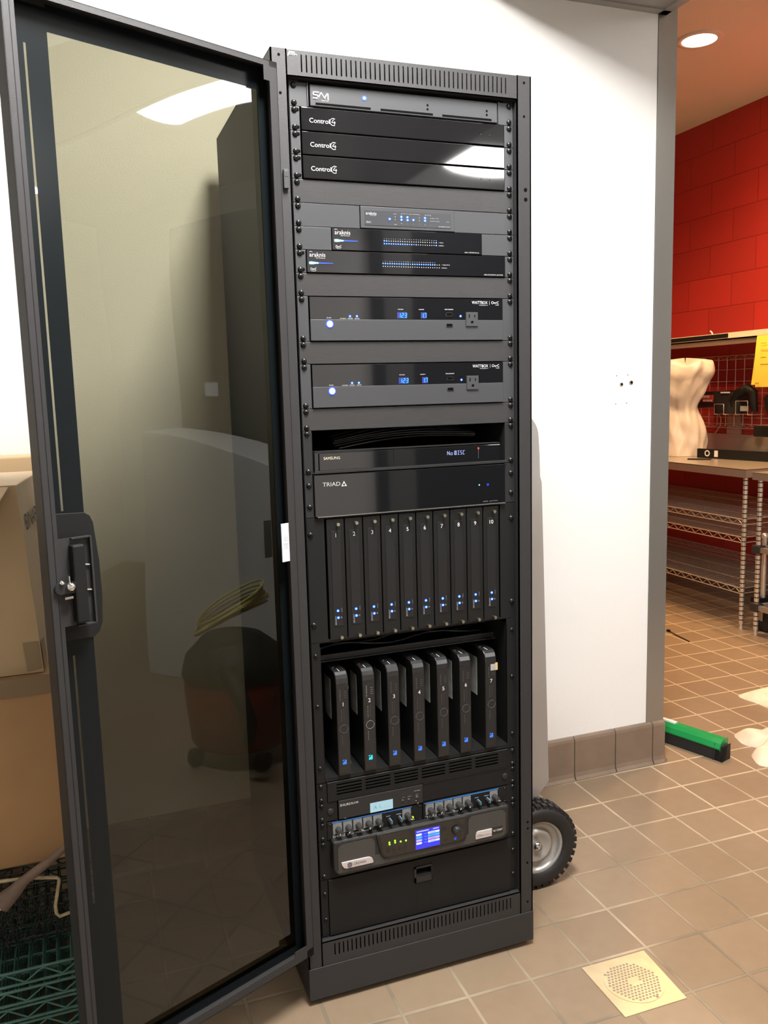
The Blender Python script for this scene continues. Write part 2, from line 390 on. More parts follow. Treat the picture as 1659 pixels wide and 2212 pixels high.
# drill holes in the wall where a box was mounted
for x, z, r, lb_ in ((1.031, 1.335, .0068, 'left one of the two large round drill holes in the white wall'), (1.069, 1.340, .0078, 'right one of the two large round drill holes in the white wall'),
                  (1.012, 1.364, .0018, 'tiny screw hole in the white wall, upper left of the four'), (1.055, 1.366, .0018, 'tiny screw hole in the white wall, upper right of the four'),
                  (1.009, 1.272, .0018, 'tiny screw hole in the white wall, lower left of the four'), (1.052, 1.274, .0018, 'tiny screw hole in the white wall, lower right of the four')):
    hl = MB().use(PLASTER).disc(x, z, r, WY - .0002, .001, 12); hl.use(DARK).disc(x + r * .15, z + r * .15, r * .6, WY - .0010, .0006, 10)
    tag(hl.build('wall_drill_hole'), lb_, 'wall hole', 'drill holes in the white wall')

# ------------------------------------------------------------------ lamps
def fluo(label, x0, x1, y0, y1, z, L):
    t = thing('fluorescent_fixture', ((x0 + x1) / 2, (y0 + y1) / 2, 2.75), label, 'ceiling light', 'fluorescent ceiling lights in the front room')
    MB().box(x0 - .02, x1 + .02, y0, y1, z + .05, 2.745).build('housing', CEILW, t)
    pr = [(x0, z + .05)] + [(x0 + (x1 - x0) * i / 8, z + .05 - .045 * math.sin(math.pi * i / 8) ** .6) for i in range(1, 8)] + [(x1, z + .05)]
    MB().prism(pr, 'y', y0 + .01, y1 - .01).build('diffuser', glow('fluorescent_diffuser', (1.0, .985, .96), L), t)
fluo('wraparound fluorescent ceiling light above the open rack door', -.25, .05, -1.10, -.38, 2.68, L_ROOM_A)
fluo('wraparound fluorescent ceiling light mirrored in the smoked rack door', 1.27, 1.84, -1.66, -.68, 2.56, L_ROOM_B)
fluo('farther fluorescent ceiling light mirrored in the glossy rack panels', 1.45, 2.0, -3.02, -2.60, 2.56, L_ROOM_B * 2.2)

WARM = (1.0, .60, .28)
def down(label, x, y, on=True, e=1.0, r=.085, target=None):
    t = thing('recessed_downlight', (x, y, 3.04), label, 'ceiling light', 'warm recessed downlights in the kitchen')
    MB().lathe((x, y, 3.04), [(r + .03, 0), (r + .028, -.006), (r, -.008), (r - .002, 0)], 'z', 24).build('trim_ring', CEILW, t)
    MB().cyl((x, y, 3.034), r, .004, 'z', 24).build('lens', glow('warm_lens', (1, .72, .42), 22), t)
    ld = bpy.data.lights.new('downlight_beam', 'SPOT'); ld.energy = L_KITCHEN * e; ld.color = WARM; ld.spot_size = math.radians(150); ld.spot_blend = .9; ld.shadow_soft_size = r
    lo = bpy.data.objects.new('downlight_beam', ld); COL.objects.link(lo); lo.location = (x, y, 3.02)
    d = Vector(target or (x, y, 0)) - lo.location; lo.rotation_euler = d.to_track_quat('-Z', 'Y').to_euler()
down('warm round recessed downlight beside the steel corner guard', 2.425, 2.02)
down('added warm downlight, out of view above the towels on the floor', 2.5, 1.1, e=.45)  # unseen lamp, added to light the kitchen floor
down('added warm downlight, out of view over the far end of the work table', 1.6, 3.4, e=.8)  # unseen lamp, added to light the far part of the kitchen
down('warm round recessed downlight near the red wall above the shelf', 2.95, 1.35, e=.9, r=.05, target=(3.42, 2.0, 1.3))

# ------------------------------------------------------------------ the rack
XL, XR, YF = -.279, .277, -.018
rack = thing('equipment_rack', (0, .28, 0), 'tall black steel equipment rack with vented top and open smoked door', 'equipment rack')
ZT = 1.977
sk = MB().box(XL - .001, XR + .001, YF - .002, .585, .014, .088); sk.box(XL + .05, XR - .05, .03, .54, 0, .014)
sk.build('base_skirt', POW, rack, bevel=.001)
for s_, x0, x1 in ((-1, XL, -.247), (1, .243, XR)):
    pm = MB().use(POW).box(x0, x1, YF, YF + .003, .088, ZT)
    xo = x0 if s_ < 0 else x1 - .003
    pm.box(xo, xo + .003, YF, .03, .088, ZT)
    xi = x1 - .003 if s_ < 0 else x0
    pm.box(xi, xi + .003, YF, .012, .088, ZT)
    pm.use(DARK)
    hs = [(-.2624, 1.965), (-.2622, 1.897)] if s_ < 0 else [(.2603, 1.9633), (.260, 1.8965), (.2632, 1.7492), (.2636, 1.7294), (.264, .318), (.264, .302), (.2625, .215), (.263, .115)]
    for hx, hz in hs: pm.disc(hx, hz, .0028 if abs(hz - 1.74) > .05 else .0042, YF, .0004, 10)
    pm.build('front_post', POW, rack)
# side panels, back, top
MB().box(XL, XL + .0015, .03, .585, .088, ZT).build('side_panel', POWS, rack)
MB().box(XR - .0015, XR, .03, .585, .088, ZT).build('side_panel', POW, rack)
MB().box(XL + .002, XR - .002, .583, .585, .088, ZT - .002).build('back_panel', POWD, rack)
MB().box(XL, XR, .0, .585, ZT - .002, ZT).build('top_panel', POW, rack)
inn = MB().use(DARK).box(-.270, -.268, .05, .58, .09, 1.97).box(.266, .268, .05, .58, .09, 1.97).box(-.268, .266, .30, .302, .09, 1.97)  # added black sheets stand in for the shade inside the rack
inn.build('interior_shade', DARK, rack)
# slotted header and footer
def slotted(name, z0, z1, zs0, zs1, lip=None):
    mb = MB().use(POW); n = 45; xa, xb = -.2188, .2172; pit = (xb - xa) / (n - 1); hw = .00135
    x0, x1 = -.247, .243
    mb.box(x0, x1, YF, YF + .002, zs1, z1).box(x0, x1, YF, YF + .002, z0, zs0)
    mb.box(x0, xa - hw, YF, YF + .002, zs0, zs1).box(xb + hw, x1, YF, YF + .002, zs0, zs1)
    for i in range(n - 1): mb.box(xa + i * pit + hw, xa + (i + 1) * pit - hw, YF, YF + .002, zs0, zs1)
    if lip == 'b': mb.box(x0, x1, YF, .012, z0, z0 + .002)
    if lip == 't': mb.box(x0, x1, YF, .008, z1 - .002, z1)
    mb.use(DARK).box(x0, x1, YF + .014, YF + .015, z0 + .003, z1)  # black sheet behind the slots stands in for shade
    return mb.build(name, POW, rack)
slotted('top_grille', 1.929, ZT - .001, 1.938, 1.969, 'b')
slotted('bottom_grille', .088, .1445, .1075, .1358, 't')
lg = MB()
mmp = [(-.2452, 1.9645), (-.2425, 1.9716), (-.2415, 1.9735), (-.2405, 1.971), (-.2418, 1.9655), (-.239, 1.972), (-.2365, 1.9725), (-.2378, 1.9655), (-.2345, 1.9722), (-.232, 1.9722), (-.2335, 1.9665), (-.2305, 1.968), (-.2275, 1.9675)]
lg.stroke(mmp, .0012, YF - .0002); plabel(lg.build('maker_logo', WHT, rack), 'white scribbled double-m mark')
# rack rails behind the panels
for x0, x1 in ((-.2445, -.222), (.222, .2445)):
    MB().box(x0, x1, .0008, .003, .147, 1.929).box(x0 if x0 < 0 else x1 - .002, (x0 if x0 < 0 else x1 - .002) + .002, .003, .04, .147, 1.929).build('rack_rail', POWD, rack)
# magnet catch on the left post
mg = MB().box(-.264, -.2545, YF - .008, YF, 1.723, 1.7575); mg.box(-.2625, -.256, YF - .0085, YF - .008, 1.744, 1.755)
mg.build('door_catch', SATIN2, rack, bevel=.0008)

# the open door: local x runs from hinge to free edge, local +y faces the camera side
door = None
A = math.radians(23.5); DH = Vector((-.269, -.026, 0)); DW = .5035
ct, st = math.cos(A), math.sin(A)
def DP(u, z, o=0):   # door-local to local mesh coords
    return (u, o, z)
fr = MB().use(POW)
Z0, Z1 = .128, 1.947
# outer tray walls and inner flange facing the camera
fr.box(0, DW, -.030, .0, Z1 - .0015, Z1).box(0, DW, -.030, .0, Z0, Z0 + .0015)
fr.box(DW - .0015, DW, -.030, .0, Z0, Z1).box(0, .0015, -.030, .0, Z0, Z1)
fr.box(0, DW, -.0015, 0, Z1 - .0105, Z1).box(0, DW, -.0015, 0, Z0, Z0 + .018)
fr.box(DW - .0125, DW, -.0015, .0, Z0, Z1).box(DW - .021, DW - .0125, -.006, -.0045, Z0 + .01, Z1 - .01).box(DW - .0125, DW - .011, -.006, 0, Z0, Z1)
fr.box(.0, .018, -.0015, 0, Z0, Z1)
fr.box(.0, DW, -.032, -.030, Z1 - .026, Z1).box(0, DW, -.032, -.030, Z0, Z0 + .03).box(0, .026, -.032, -.030, Z0, Z1).box(DW - .022, DW, -.032, -.030, Z0, Z1)
# corner tabs
fr.box(.018, .031, -.0015, 0, Z1 - .036, Z1 - .0105).box(.018, .05, -.0015, 0, Z0 + .018, Z0 + .030)
# latch mounting plate
fr.box(.430, DW - .0125, -.008, -.0065, .963, 1.110).box(.428, .431, -.0065, .001, .963, 1.110).box(.430, .462, -.0065, .001, 1.108, 1.110).box(.430, .462, -.0065, .001, .961, .963)
door = fr.build('door', POW, rack, local=True)
door.location = DH - Vector(rack.location); door.rotation_euler = (0, 0, math.pi + A)
YP = -.029
pn = MB().use(ACRY)
pn.quad((.026, YP, Z1 - .045), (.4245, YP, Z1 - .045), (.4245, YP, Z0 + .02), (.026, YP, Z0 + .02))
pn.quad((.4590, YP, 1.878), (.4630, YP, 1.878), (.4630, YP, 1.152), (.4590, YP, 1.152)).quad((.4590, YP, .905), (.4630, YP, .905), (.4630, YP, .45), (.4590, YP, .45))
plabel(pn.build('smoked_pane', ACRY, door, local=True), 'smoked see-through acrylic pane')
bd = MB()
bd.box(.4245, .4590, YP - .001, YP, Z0 + .01, Z1 - .01).box(.4630, DW - .004, YP - .001, YP, Z0 + .01, Z1 - .01)
bd.box(.4590, .4630, YP - .001, YP, 1.878, Z1 - .01).box(.4590, .4630, YP - .001, YP, .905, 1.152).box(.4590, .4630, YP - .001, YP, Z0 + .01, .45)
bd.box(.005, .4245, YP - .001, YP, Z1 - .045, Z1 - .005).box(.005, .4245, YP - .001, YP, Z0 + .005, Z0 + .02).box(.005, .026, YP - .001, YP, Z0 + .02, Z1 - .045)
bd.build('pane_border', mat('printed_black_border', (.006, .008, .009), .25, spec=.22), door, local=True)
# D-shaped black handle escutcheon on the outer face
hp = [(.487, 1.150), (.425, 1.146), (.416, 1.140), (.411, 1.128), (.405, 1.060), (.404, 1.000), (.407, .955), (.413, .938), (.424, .930), (.487, .934)]
MB().prism([(a, b) for a, b in hp], 'y', YP - .010, YP + .003).build('handle_plate', BLK, door, local=True, bevel=.001)
hb = MB().box(.4445, .4655, -.014, .010, .968, 1.099)
hb.use(BLK)
hbo = hb.build('swing_handle', SATIN, door, local=True, bevel=.003)
pk = MB().use(DARK).box(.4325, .4440, -.012, -.008, 1.020, 1.058).box(.4325, .4440, -.012, -.008, .978, 1.008)
pk.use(CHROME).tube([(.432, -.004, 1.061), (.4435, -.004, 1.063)], .0017, 6).tube([(.430, -.004, 1.018), (.4420, -.004, 1.020)], .0017, 6)
pk.use(SATIN).box(.4325, .4440, -.010, -.006, 1.058, 1.100).box(.4325, .4440, -.010, -.006, 1.008, 1.020).box(.4325, .4440, -.010, -.006, .963, .978)
pk.build('latch_slots', SATIN, door, local=True)
lc = MB().use(SATIN).prism([(.4655 + .011 * math.cos(t) + (.021 if math.cos(t) > 0 else 0), 1.030 + .0095 * math.sin(t)) for t in [2 * math.pi * k / 20 for k in range(20)]], 'y', -.005, .006)
lc.use(CHROME).lathe((.4725, 0, 1.032), [(.0002, .017), (.005, .016), (.0076, .012), (.008, .006)], 'y', 16)
lc.box(.470, .484, .004, .009, 1.012, 1.016).box(.4735, .4755, .002, .010, 1.040, 1.050).lathe((.486, 0, 1.040), [(.0001, .011), (.003, .010), (.004, .005)], 'y', 10)
plabel(lc.build('lock_cam', CHROME, door, local=True), 'chrome lock cam and screw')
lb = MB().use(LABW).box(.0195, .0375, -.0005, .0012, 1.002, 1.079)
lb.use(INK)
fl = lambda a, b: (.0375 - (a), .0016, b)
for k in range(5): text(lb, 'rack door', .004 + .0025 * k, 1.012, .0012, .03, frame=lambda a, b, k=k: (.0365 - (.0035 + .0025 * k) - (b - 1.012), .0014, 1.055 - (a - (.004 + .0025 * k)) * 1.0))
plabel(lb.build('maker_label', LABW, door, local=True), 'white printed label')

# ------------------------------------------------------------------ rack devices
PX = .2413
def panel(name, u0, u1, m, label, cat, group=None, y=-.003, sc=True):
    z0, z1 = ZU(u1) + .0006, ZU(u0) - .0006
    t = thing(name, (0, 0, z0), label, cat, group)
    MB().box(-PX, PX, y, 0, z0, z1).build('faceplate', m, t, bevel=.0005)
    if sc: screws(t, [ZU(u0) - .00635, ZU(u1) + .00635], y)
    return t
def leds(parent, pts, y, r=.0021, name='indicator_light', core=LEDC, halo=LEDB):
    for x, z in pts:
        mb = MB()
        if halo: mb.use(halo).disc(x, z, r * 1.75, y, .0004, 14)  # wider emissive disc paints the glow halo around the core
        mb.use(core).disc(x, z, r, y - .0004, .0005, 12)
        mb.build(name, None, parent)

# U0 media player on a shelf
sv = thing('media_player', (0, 0, ZU(1)), 'charcoal one-unit media player with white SAVI lettering and one blue light, topmost in the rack', 'media player')
MB().box(-.2008, .2035, -.006, .28, ZU(1) + .0025, ZU(0) - .0025).build('body', SATIN2, sv, bevel=.001)
ear = MB(); ear.box(-PX, -.2058, -.003, 0, ZU(1) + .0005, ZU(0) - .0005).box(.2078, PX, -.003, 0, ZU(1) + .0005, ZU(0) - .0005)
ear.box(-.2065, -.2045, -.006, .05, ZU(1) + .0005, ZU(0) - .0005).box(.2058, .2078, -.006, .05, ZU(1) + .0005, ZU(0) - .0005); ear.pieces('mounting_ear', SATIN2, sv)
screws(sv, [ZU(0) - .00635, ZU(1) + .00635])
vt = MB()
for a, b in ((-.1903, -.0773), (-.0565, .0568), (.0776, .1899)): vt.box(a, b, -.0064, -.006, 1.8855, 1.8895)
for x in (.0452, .1791):
    for z in (1.9044, 1.8968): vt.disc(x, z, .0023, -.006, .0004, 10)
vt.build('vent_slots', DARK, sv)
lm = MB(); y = -.0064
x, z, h = -.1952, 1.8965, .0118
lm.stroke([(x + .0125, z + h), (x + .001, z + h), (x + .001, z + h * .55), (x + .010, z + h * .55), (x + .010, z + .0008), (x, z + .0008)], .0022, y)
lm.stroke([(x + .0095, z), (x + .0165, z + h), (x + .0245, z)], .002, y).stroke([(x + .0225, z + .001), (x + .0285, z + h * .9)], .002, y).stroke([(x + .0305, z - .001), (x + .0305, z + h * .92)], .002, y).stroke([(x + .0285, z + h * .9), (x + .0305, z + h * .9)], .002, y)
text(lm, 'CONTROLS', x + .017, z - .0035, .0018, .014, y - .0003)
plabel(lm.build('logo', GRYT if False else mat('pale_grey_print', (.42, .42, .42), .5), sv), 'pale grey SAVI lettering')
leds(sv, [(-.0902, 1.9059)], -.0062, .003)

# U1-3 three controllers
names = ['topmost', 'middle', 'lowest']
for k in range(3):
    u = 1 + k; z0, z1 = ZU(u + 1), ZU(u)
    t = thing('home_controller', (0, 0, z0), 'gloss black one-unit controller with white Control4 lettering, %s of the three' % names[k], 'controller', 'gloss black home controllers')
    e = MB(); e.box(-PX, -.2222, -.003, 0, z0 + .0006, z1 - .0006).box(.2215, PX, -.003, 0, z0 + .0006, z1 - .0006); e.pieces('mounting_ear', SATIN2, t, .0005)
    MB().box(-.2200, .2194, -.0072, .25, z0 + .0012, z1 - .0012).build('faceplate', GLOSS, t, bevel=.0012)
    screws(t, [z1 - .00635, z0 + .00635])
    hb_ = MB()
    for sz in (z1 - .00635, z0 + .00635): hb_.disc(-.2265, sz, .0035, -.003, .0004, 10)
    hb_.build('slot_holes', DARK, t)
    lm = MB(); zb = z0 + .0155; yy = -.0075
    text(lm, 'Control', -.2042, zb, .0085, .0405, yy)
    cx, cz = -.1563, zb + .0042
    lm.ring(cx, cz, .0066, .0010, yy, 55, 300, .0003); lm.stroke([(cx + .0008, cz + .0046), (cx - .0032, cz - .0010), (cx + .0046, cz - .0010)], .0010, yy, .0003); lm.stroke([(cx + .0026, cz + .0015), (cx + .0026, cz - .0044)], .0010, yy, .0003)
    plabel(lm.build('logo', mat('controller_print', (.55, .55, .55), .5), t), 'white Control4 lettering')
    if k != 1: leds(t, [(.164, z0 + .021), (.184, z0 + .0205)], -.0073, .0011, core=glow('dim_blue', (.02, .05, .5), .35), halo=None)

panel('blank_panel', 4, 5, BRUSH, 'brushed black blank panel directly below the three glossy controllers', 'blank panel', 'one-unit blank panels')

# U5 small router in a one-unit shelf face
rt = thing('router_shelf', (0, 0, ZU(6)), 'matt charcoal one-unit shelf faceplate holding the small router', 'rack shelf')
rm = MB(); rm.box(-PX, -.1062, -.003, 0, ZU(6) + .0006, ZU(5) - .0006).box(.1030, PX, -.003, 0, ZU(6) + .0006, ZU(5) - .0006).box(-.2, .2, 0, .22, ZU(6) + .0002, ZU(6) + .0006)
rm.build('faceplate', SATIN2, rt, bevel=.0005); screws(rt, [ZU(5) - .00635, ZU(6) + .00635])
r = thing('router', (0, 0, ZU(6) + .001), 'small charcoal router with white araknis lettering and clusters of blue lights', 'router')
rb = MB().box(-.1052, .1020, -.006, .2, ZU(6) + .001, ZU(5) - .001); rb.build('body', SATIN2, r, bevel=.001)
MB().box(-.0965, .0930, -.0066, -.006, 1.6650, 1.6950).build('display_panel', mat('router_inset', (.035, .037, .042), .3), r, bevel=.0004)
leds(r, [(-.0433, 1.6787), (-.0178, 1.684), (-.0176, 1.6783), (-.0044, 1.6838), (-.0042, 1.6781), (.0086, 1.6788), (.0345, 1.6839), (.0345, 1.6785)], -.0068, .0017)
tx = MB(); yy = -.0069
text(tx, 'araknis', -.0940, 1.6855, .0056, .0225, yy); text(tx, 'NETWORKS', -.0845, 1.6835, .0012, .012, yy); text(tx, 'OvrC', -.0932, 1.6695, .0035, .0095, yy)
tx.use  # keep api tidy
text(tx, 'WAN', .0385, 1.6893, .0013, .006, yy); text(tx, 'LAN', -.0010, 1.6893, .0013, .005, yy); text(tx, 'Power', -.0345, 1.6885, .0014, .007, yy)
text(tx, '1 Gbps', .0575, 1.6833, .0014, .008, yy); text(tx, 'Link/Act', .0575, 1.6778, .0014, .010, yy); text(tx, 'SPD', -.0335, 1.6680, .0014, .006, yy); text(tx, 'reset', .083, 1.6775, .0012, .006, yy)
text(tx, 'AN-300-RT-4L2W', .0645, 1.6672, .0017, .0265, yy)
for i, x in enumerate((-.0178, -.0044, .0086, .022)): text(tx, str(i + 1), x - .0004, 1.6705, .0014, .0009, yy)
for i, x in enumerate((.0345, .0476)): text(tx, str(i + 1), x - .0004, 1.6698, .0014, .0009, yy)
for x in (-.0312, .022, .0476):
    for z in (1.6836, 1.6782): tx.disc(x, z, .0007, yy, .0003, 8)
tx.stroke([(-.0178, 1.6885), (-.0178, 1.690), (-.003, 1.690)], .0004, yy, .0003).stroke([(.006, 1.690), (.022, 1.690), (.022, 1.688)], .0004, yy, .0003)
tx.stroke([(.0345, 1.6885), (.0345, 1.690), (.038, 1.690)], .0004, yy, .0003).stroke([(.045, 1.690), (.0476, 1.690), (.0476, 1.688)], .0004, yy, .0003)
tx.stroke([(.050, 1.6838), (.056, 1.6838)], .0004, yy, .0003).stroke([(.050, 1.6784), (.056, 1.6784)], .0004, yy, .0003)
tx.build('lettering', mat('router_print', (.4, .4, .42), .5), r)

# U6, U7 switches
def netswitch(u, x0, x1, label, narrow):
    z0, z1 = ZU(u + 1), ZU(u)
    t = thing('network_switch', (0, 0, z0), label, 'network switch', 'gloss black network switches')
    e = MB()
    if narrow: e.box(-PX, x0 - .0008, -.003, 0, z0 + .0006, z1 - .0006).box(x1 + .0006, PX, -.003, 0, z0 + .0006, z1 - .0006)
    else: e.box(-PX, x0 - .0012, -.003, 0, z0 + .0006, z1 - .0006).box(x1 + .0012, PX, -.003, 0, z0 + .0006, z1 - .0006)
    e.pieces('mounting_ear', SATIN2, t, .0005)
    MB().box(x0, x1, -.006, .25, z0 + .0010, z1 - .0010).build('faceplate', GLOSS, t, bevel=.0008)
    screws(t, [z1 - .00635, z0 + .00635])
    if not narrow:
        q = MB().disc(-.2268, z1 - .00635, .0035, -.003, .0004, 10).disc(-.2268, z0 + .00635, .0035, -.003, .0004, 10); q.build('slot_holes', DARK, t)
    yy = -.0063; lx = x0 + .0055
    tx = MB(); text(tx, 'araknis', lx, z1 - .0133, .0082, .0325, yy); text(tx, 'NETWORKS', lx + .0125, z1 - .0165, .0016, .0195, yy)
    tx.ring(lx + .003, z1 - .0062, .003, .0006, yy, 20, 160, .0003, 8)
    text(tx, 'OvrC', lx + .001, z0 + .0050, .0052, .0122, yy); text(tx, 'ENABLED', lx + .0035, z0 + .0030, .0011, .008, yy)
    n = 24 if narrow else 26; xa = -.0557 if narrow else -.0596; pit = (.0591 + .0557) / 23 if narrow else (.0551 + .0596) / 23
    za, zb = (ZU(6.508), ZU(6.63)) if narrow else (ZU(7.51), ZU(7.638))
    for i in range(n):
        if i < 24: text(tx, str(i + 1), xa + i * pit, za + .0036, .0015, None, yy, center=True)
    text(tx, '1 Gbps' if narrow else '1 Gbps/PoE', xa + n * pit + .0005, za - .0008, .0020, .0105 if narrow else .019, yy)
    text(tx, 'Link/Act', xa + n * pit + .0005, zb - .0010, .0020, .0120, yy)
    if narrow: text(tx, 'AN-110-SW-R-24', .1240, 1.6172, .0024, .0335, yy)
    else: text(tx, 'AN-310-SW-R-24-POE', .1688, 1.5725, .0026, .0455, yy)
    tx.build('lettering', mat('switch_print', (.5, .5, .52), .5), t)
    cm_ = MB().use(LEDC); cz = ZU(u + .568)
    cm_.prism([(lx - .001, cz - .0022), (lx + .004, cz - .0026), (lx + .020, cz - .0008), (lx + .048, cz - .0003), (lx + .048, cz + .0003), (lx + .020, cz + .0008), (lx + .004, cz + .0026), (lx - .001, cz + .0022)], 'y', -.0065, -.006)
    cm_.use(LEDB).prism([(lx + .018, cz - .0011), (lx + .048, cz - .0006), (lx + .048, cz + .0006), (lx + .018, cz + .0011)], 'y', -.0067, -.0061)
    plabel(cm_.build('light_bar', None, t), 'tapering blue light bar')
    ld = MB()
    for i in range(n):
        for j, zz in enumerate((za, zb)):
            if narrow: on = (i < 2 or i == 23) if j == 0 else (i < 11 or i in (12, 14, 23))
            else: on = (i < 24 and i != 12) if j == 0 else False
            if on: ld.use(LEDB).disc(xa + i * pit, zz, .0016, -.0061, .0003, 10); ld.use(LEDC).disc(xa + i * pit, zz, .0009, -.0064, .0003, 8)  # painted glow disc under each lit core
            else: ld.use(WHT).disc(xa + i * pit, zz, .0008, -.0061, .0003, 8)
    ld.build('port_lights', None, t)
netswitch(6, -.1660, .1652, 'narrow gloss black switch with white AN-110 lettering and two rows of port lights', True)
netswitch(7, -.2195, .2200, 'full-width gloss black switch with a long row of blue port lights', False)
panel('blank_panel', 8, 9, BRUSH, 'brushed black blank panel above the upper power conditioner', 'blank panel', 'one-unit blank panels')

# seven-segment digits
SEGS = {'1': 'bc', '2': 'abged', '3': 'abgcd', '7': 'abc'}
def seg7(mb, ch, x, z, w, h, y, t=.0011):
    k = {'a': [(x, z + h), (x + w, z + h)], 'b': [(x + w, z + h), (x + w, z + h / 2)], 'c': [(x + w, z + h / 2), (x + w, z)], 'd': [(x, z), (x + w, z)],
         'e': [(x, z), (x, z + h / 2)], 'f': [(x, z + h / 2), (x, z + h)], 'g': [(x, z + h / 2), (x + w, z + h / 2)]}
    for s_ in SEGS[ch]:
        (a, b), (c, d) = k[s_]; sl = .12
        q = [(a + (b - z) * sl, b), (c + (d - z) * sl, d)]
        q = [(q[0][0] * .9 + q[1][0] * .1, q[0][1] * .9 + q[1][1] * .1), (q[0][0] * .1 + q[1][0] * .9, q[0][1] * .1 + q[1][1] * .9)]
        mb.stroke(q, t, y, .0003)
def conditioner(u, label):
    z0, z1 = ZU(u + 2), ZU(u); dz = z0 - ZU(11)
    t = thing('power_conditioner', (0, 0, z0), label, 'power conditioner', 'two-unit power conditioners')
    e = MB(); e.box(-PX, -.2195, -.003, 0, z0 + .0006, z1 - .0006).box(.2142, PX, -.003, 0, z0 + .0006, z1 - .0006); e.pieces('mounting_ear', SATIN2, t, .0005)
    screws(t, [z1 - .00635, z0 + .00635]); zm = z0 + (1.4793 - ZU(11))
    MB().box(-.2175, .2132, -.007, .3, z0 + .0015, zm).build('lower_faceplate', SATIN2, t, bevel=.0007)
    MB().box(-.2175, .2132, -.006, .3, zm, z1 - .0015).build('display_window', GLOSS, t, bevel=.0005)
    yy = -.0064
    tx = MB()
    text(tx, 'POWER', -.1830, 1.4814 + dz, .0019, .0094, yy)
    text(tx, 'AUTO REBOOT', -.1558, 1.4805 + dz, .0018, .0133, yy); text(tx, 'PROTECTED', -.1391, 1.4805 + dz, .0018, .0106, yy); text(tx, 'GROUND', -.1241, 1.4805 + dz, .0018, .0100, yy)
    text(tx, 'VOLTAGE', -.0301, 1.4994 + dz, .0019, .0119, yy); text(tx, 'CURRENT', .0167, 1.4994 + dz, .0019, .0122, yy); text(tx, 'USB CHARGING', .0756, 1.4999 + dz, .0021, .0201, yy)
    text(tx, 'WATTBOX', .1395, 1.5127 + dz, .0062, .0372, yy); text(tx, 'WB-700CH-IPV-12', .1565, 1.5094 + dz, .0016, .0203, yy)
    tx.box(.1811, .1815, yy - .0003, yy, 1.5112 + dz, 1.5195 + dz)
    text(tx, 'OvrC', .1856, 1.5130 + dz, .0056, .0181, yy); text(tx, 'ENABLED', .1955, 1.5100 + dz, .0014, .0085, yy)
    tx.build('lettering', mat('conditioner_print', (.6, .6, .62), .5), t)
    pb = MB().use(LEDB).disc(-.1776, 1.4704 + dz, .0082, -.0071, .0004, 20); pb.use(LEDW).lathe((-.1772, -.0075, 1.4704 + dz), [(.0001, -.0022), (.005, -.0018), (.0064, 0)], 'y', 18)
    plabel(pb.build('power_button', None, t), 'glowing blue-white power button')
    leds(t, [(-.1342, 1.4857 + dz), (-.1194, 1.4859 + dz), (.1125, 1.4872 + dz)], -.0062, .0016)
    dg = MB().use(SEGG).box(-.0315, -.0095, -.0063, -.0061, 1.4822 + dz, 1.4945 + dz).box(.0215, .0345, -.0063, -.0061, 1.4822 + dz, 1.4945 + dz)
    dg.use(SEG)
    for i, ch in enumerate('123'): seg7(dg, ch, -.0295 + i * .0070, 1.4838 + dz, .0042, .0088, -.0066)
    for i, ch in enumerate('17'): seg7(dg, ch, .0225 + i * .0062, 1.4838 + dz, .0038, .0088, -.0066)
    dg.disc(.0286, 1.4838 + dz, .0006, -.0064, .0003, 8)
    plabel(dg.build('digital_readout', None, t), 'blue digits reading 123 and 1.7')
    for zc, yf in ((1.4905, -.0062), (1.4680, -.0072)):
        us = MB().use(CHROME); a, b = .0790, .0932; zc += dz
        us.stroke([(a, zc - .0034), (a, zc + .0022), (a + .002, zc + .0036), (b - .002, zc + .0036), (b, zc + .0022), (b, zc - .0034), (a, zc - .0034)], .0010, yf, .0008)
        us.use(DARK).box(a + .001, b - .001, yf - .0003, yf, zc - .003, zc + .003); us.build('usb_port', None, t)
    ol = MB().use(SATIN2).box(.1241, .1519, -.0098, -.006, 1.4661 + dz, 1.4954 + dz)
    o_ = ol.build('outlet', SATIN2, t, bevel=.0006)
    sl = MB().use(DARK).box(.1302, .1325, -.0101, -.0098, 1.4838 + dz, 1.4908 + dz).box(.1432, .1453, -.0101, -.0098, 1.4844 + dz, 1.4902 + dz)
    sl.prism([(.1380 + .0031 * math.cos(q), 1.4745 + dz + max(-.0022, .0031 * math.sin(q))) for q in [2 * math.pi * i / 16 for i in range(16)]], 'y', -.0101, -.0098)
    sl.build('outlet_slots', DARK, o_)
conditioner(9, 'upper black power conditioner with blue 123 readout, below the network switches')
panel('blank_panel', 11, 12, BRUSH, 'brushed black blank panel between the two power conditioners', 'blank panel', 'one-unit blank panels')
conditioner(12, 'lower black power conditioner with blue 123 readout, above the disc player')
panel('blank_panel', 14, 15, BRUSH, 'brushed black blank panel just above the disc player opening', 'blank panel', 'one-unit blank panels')

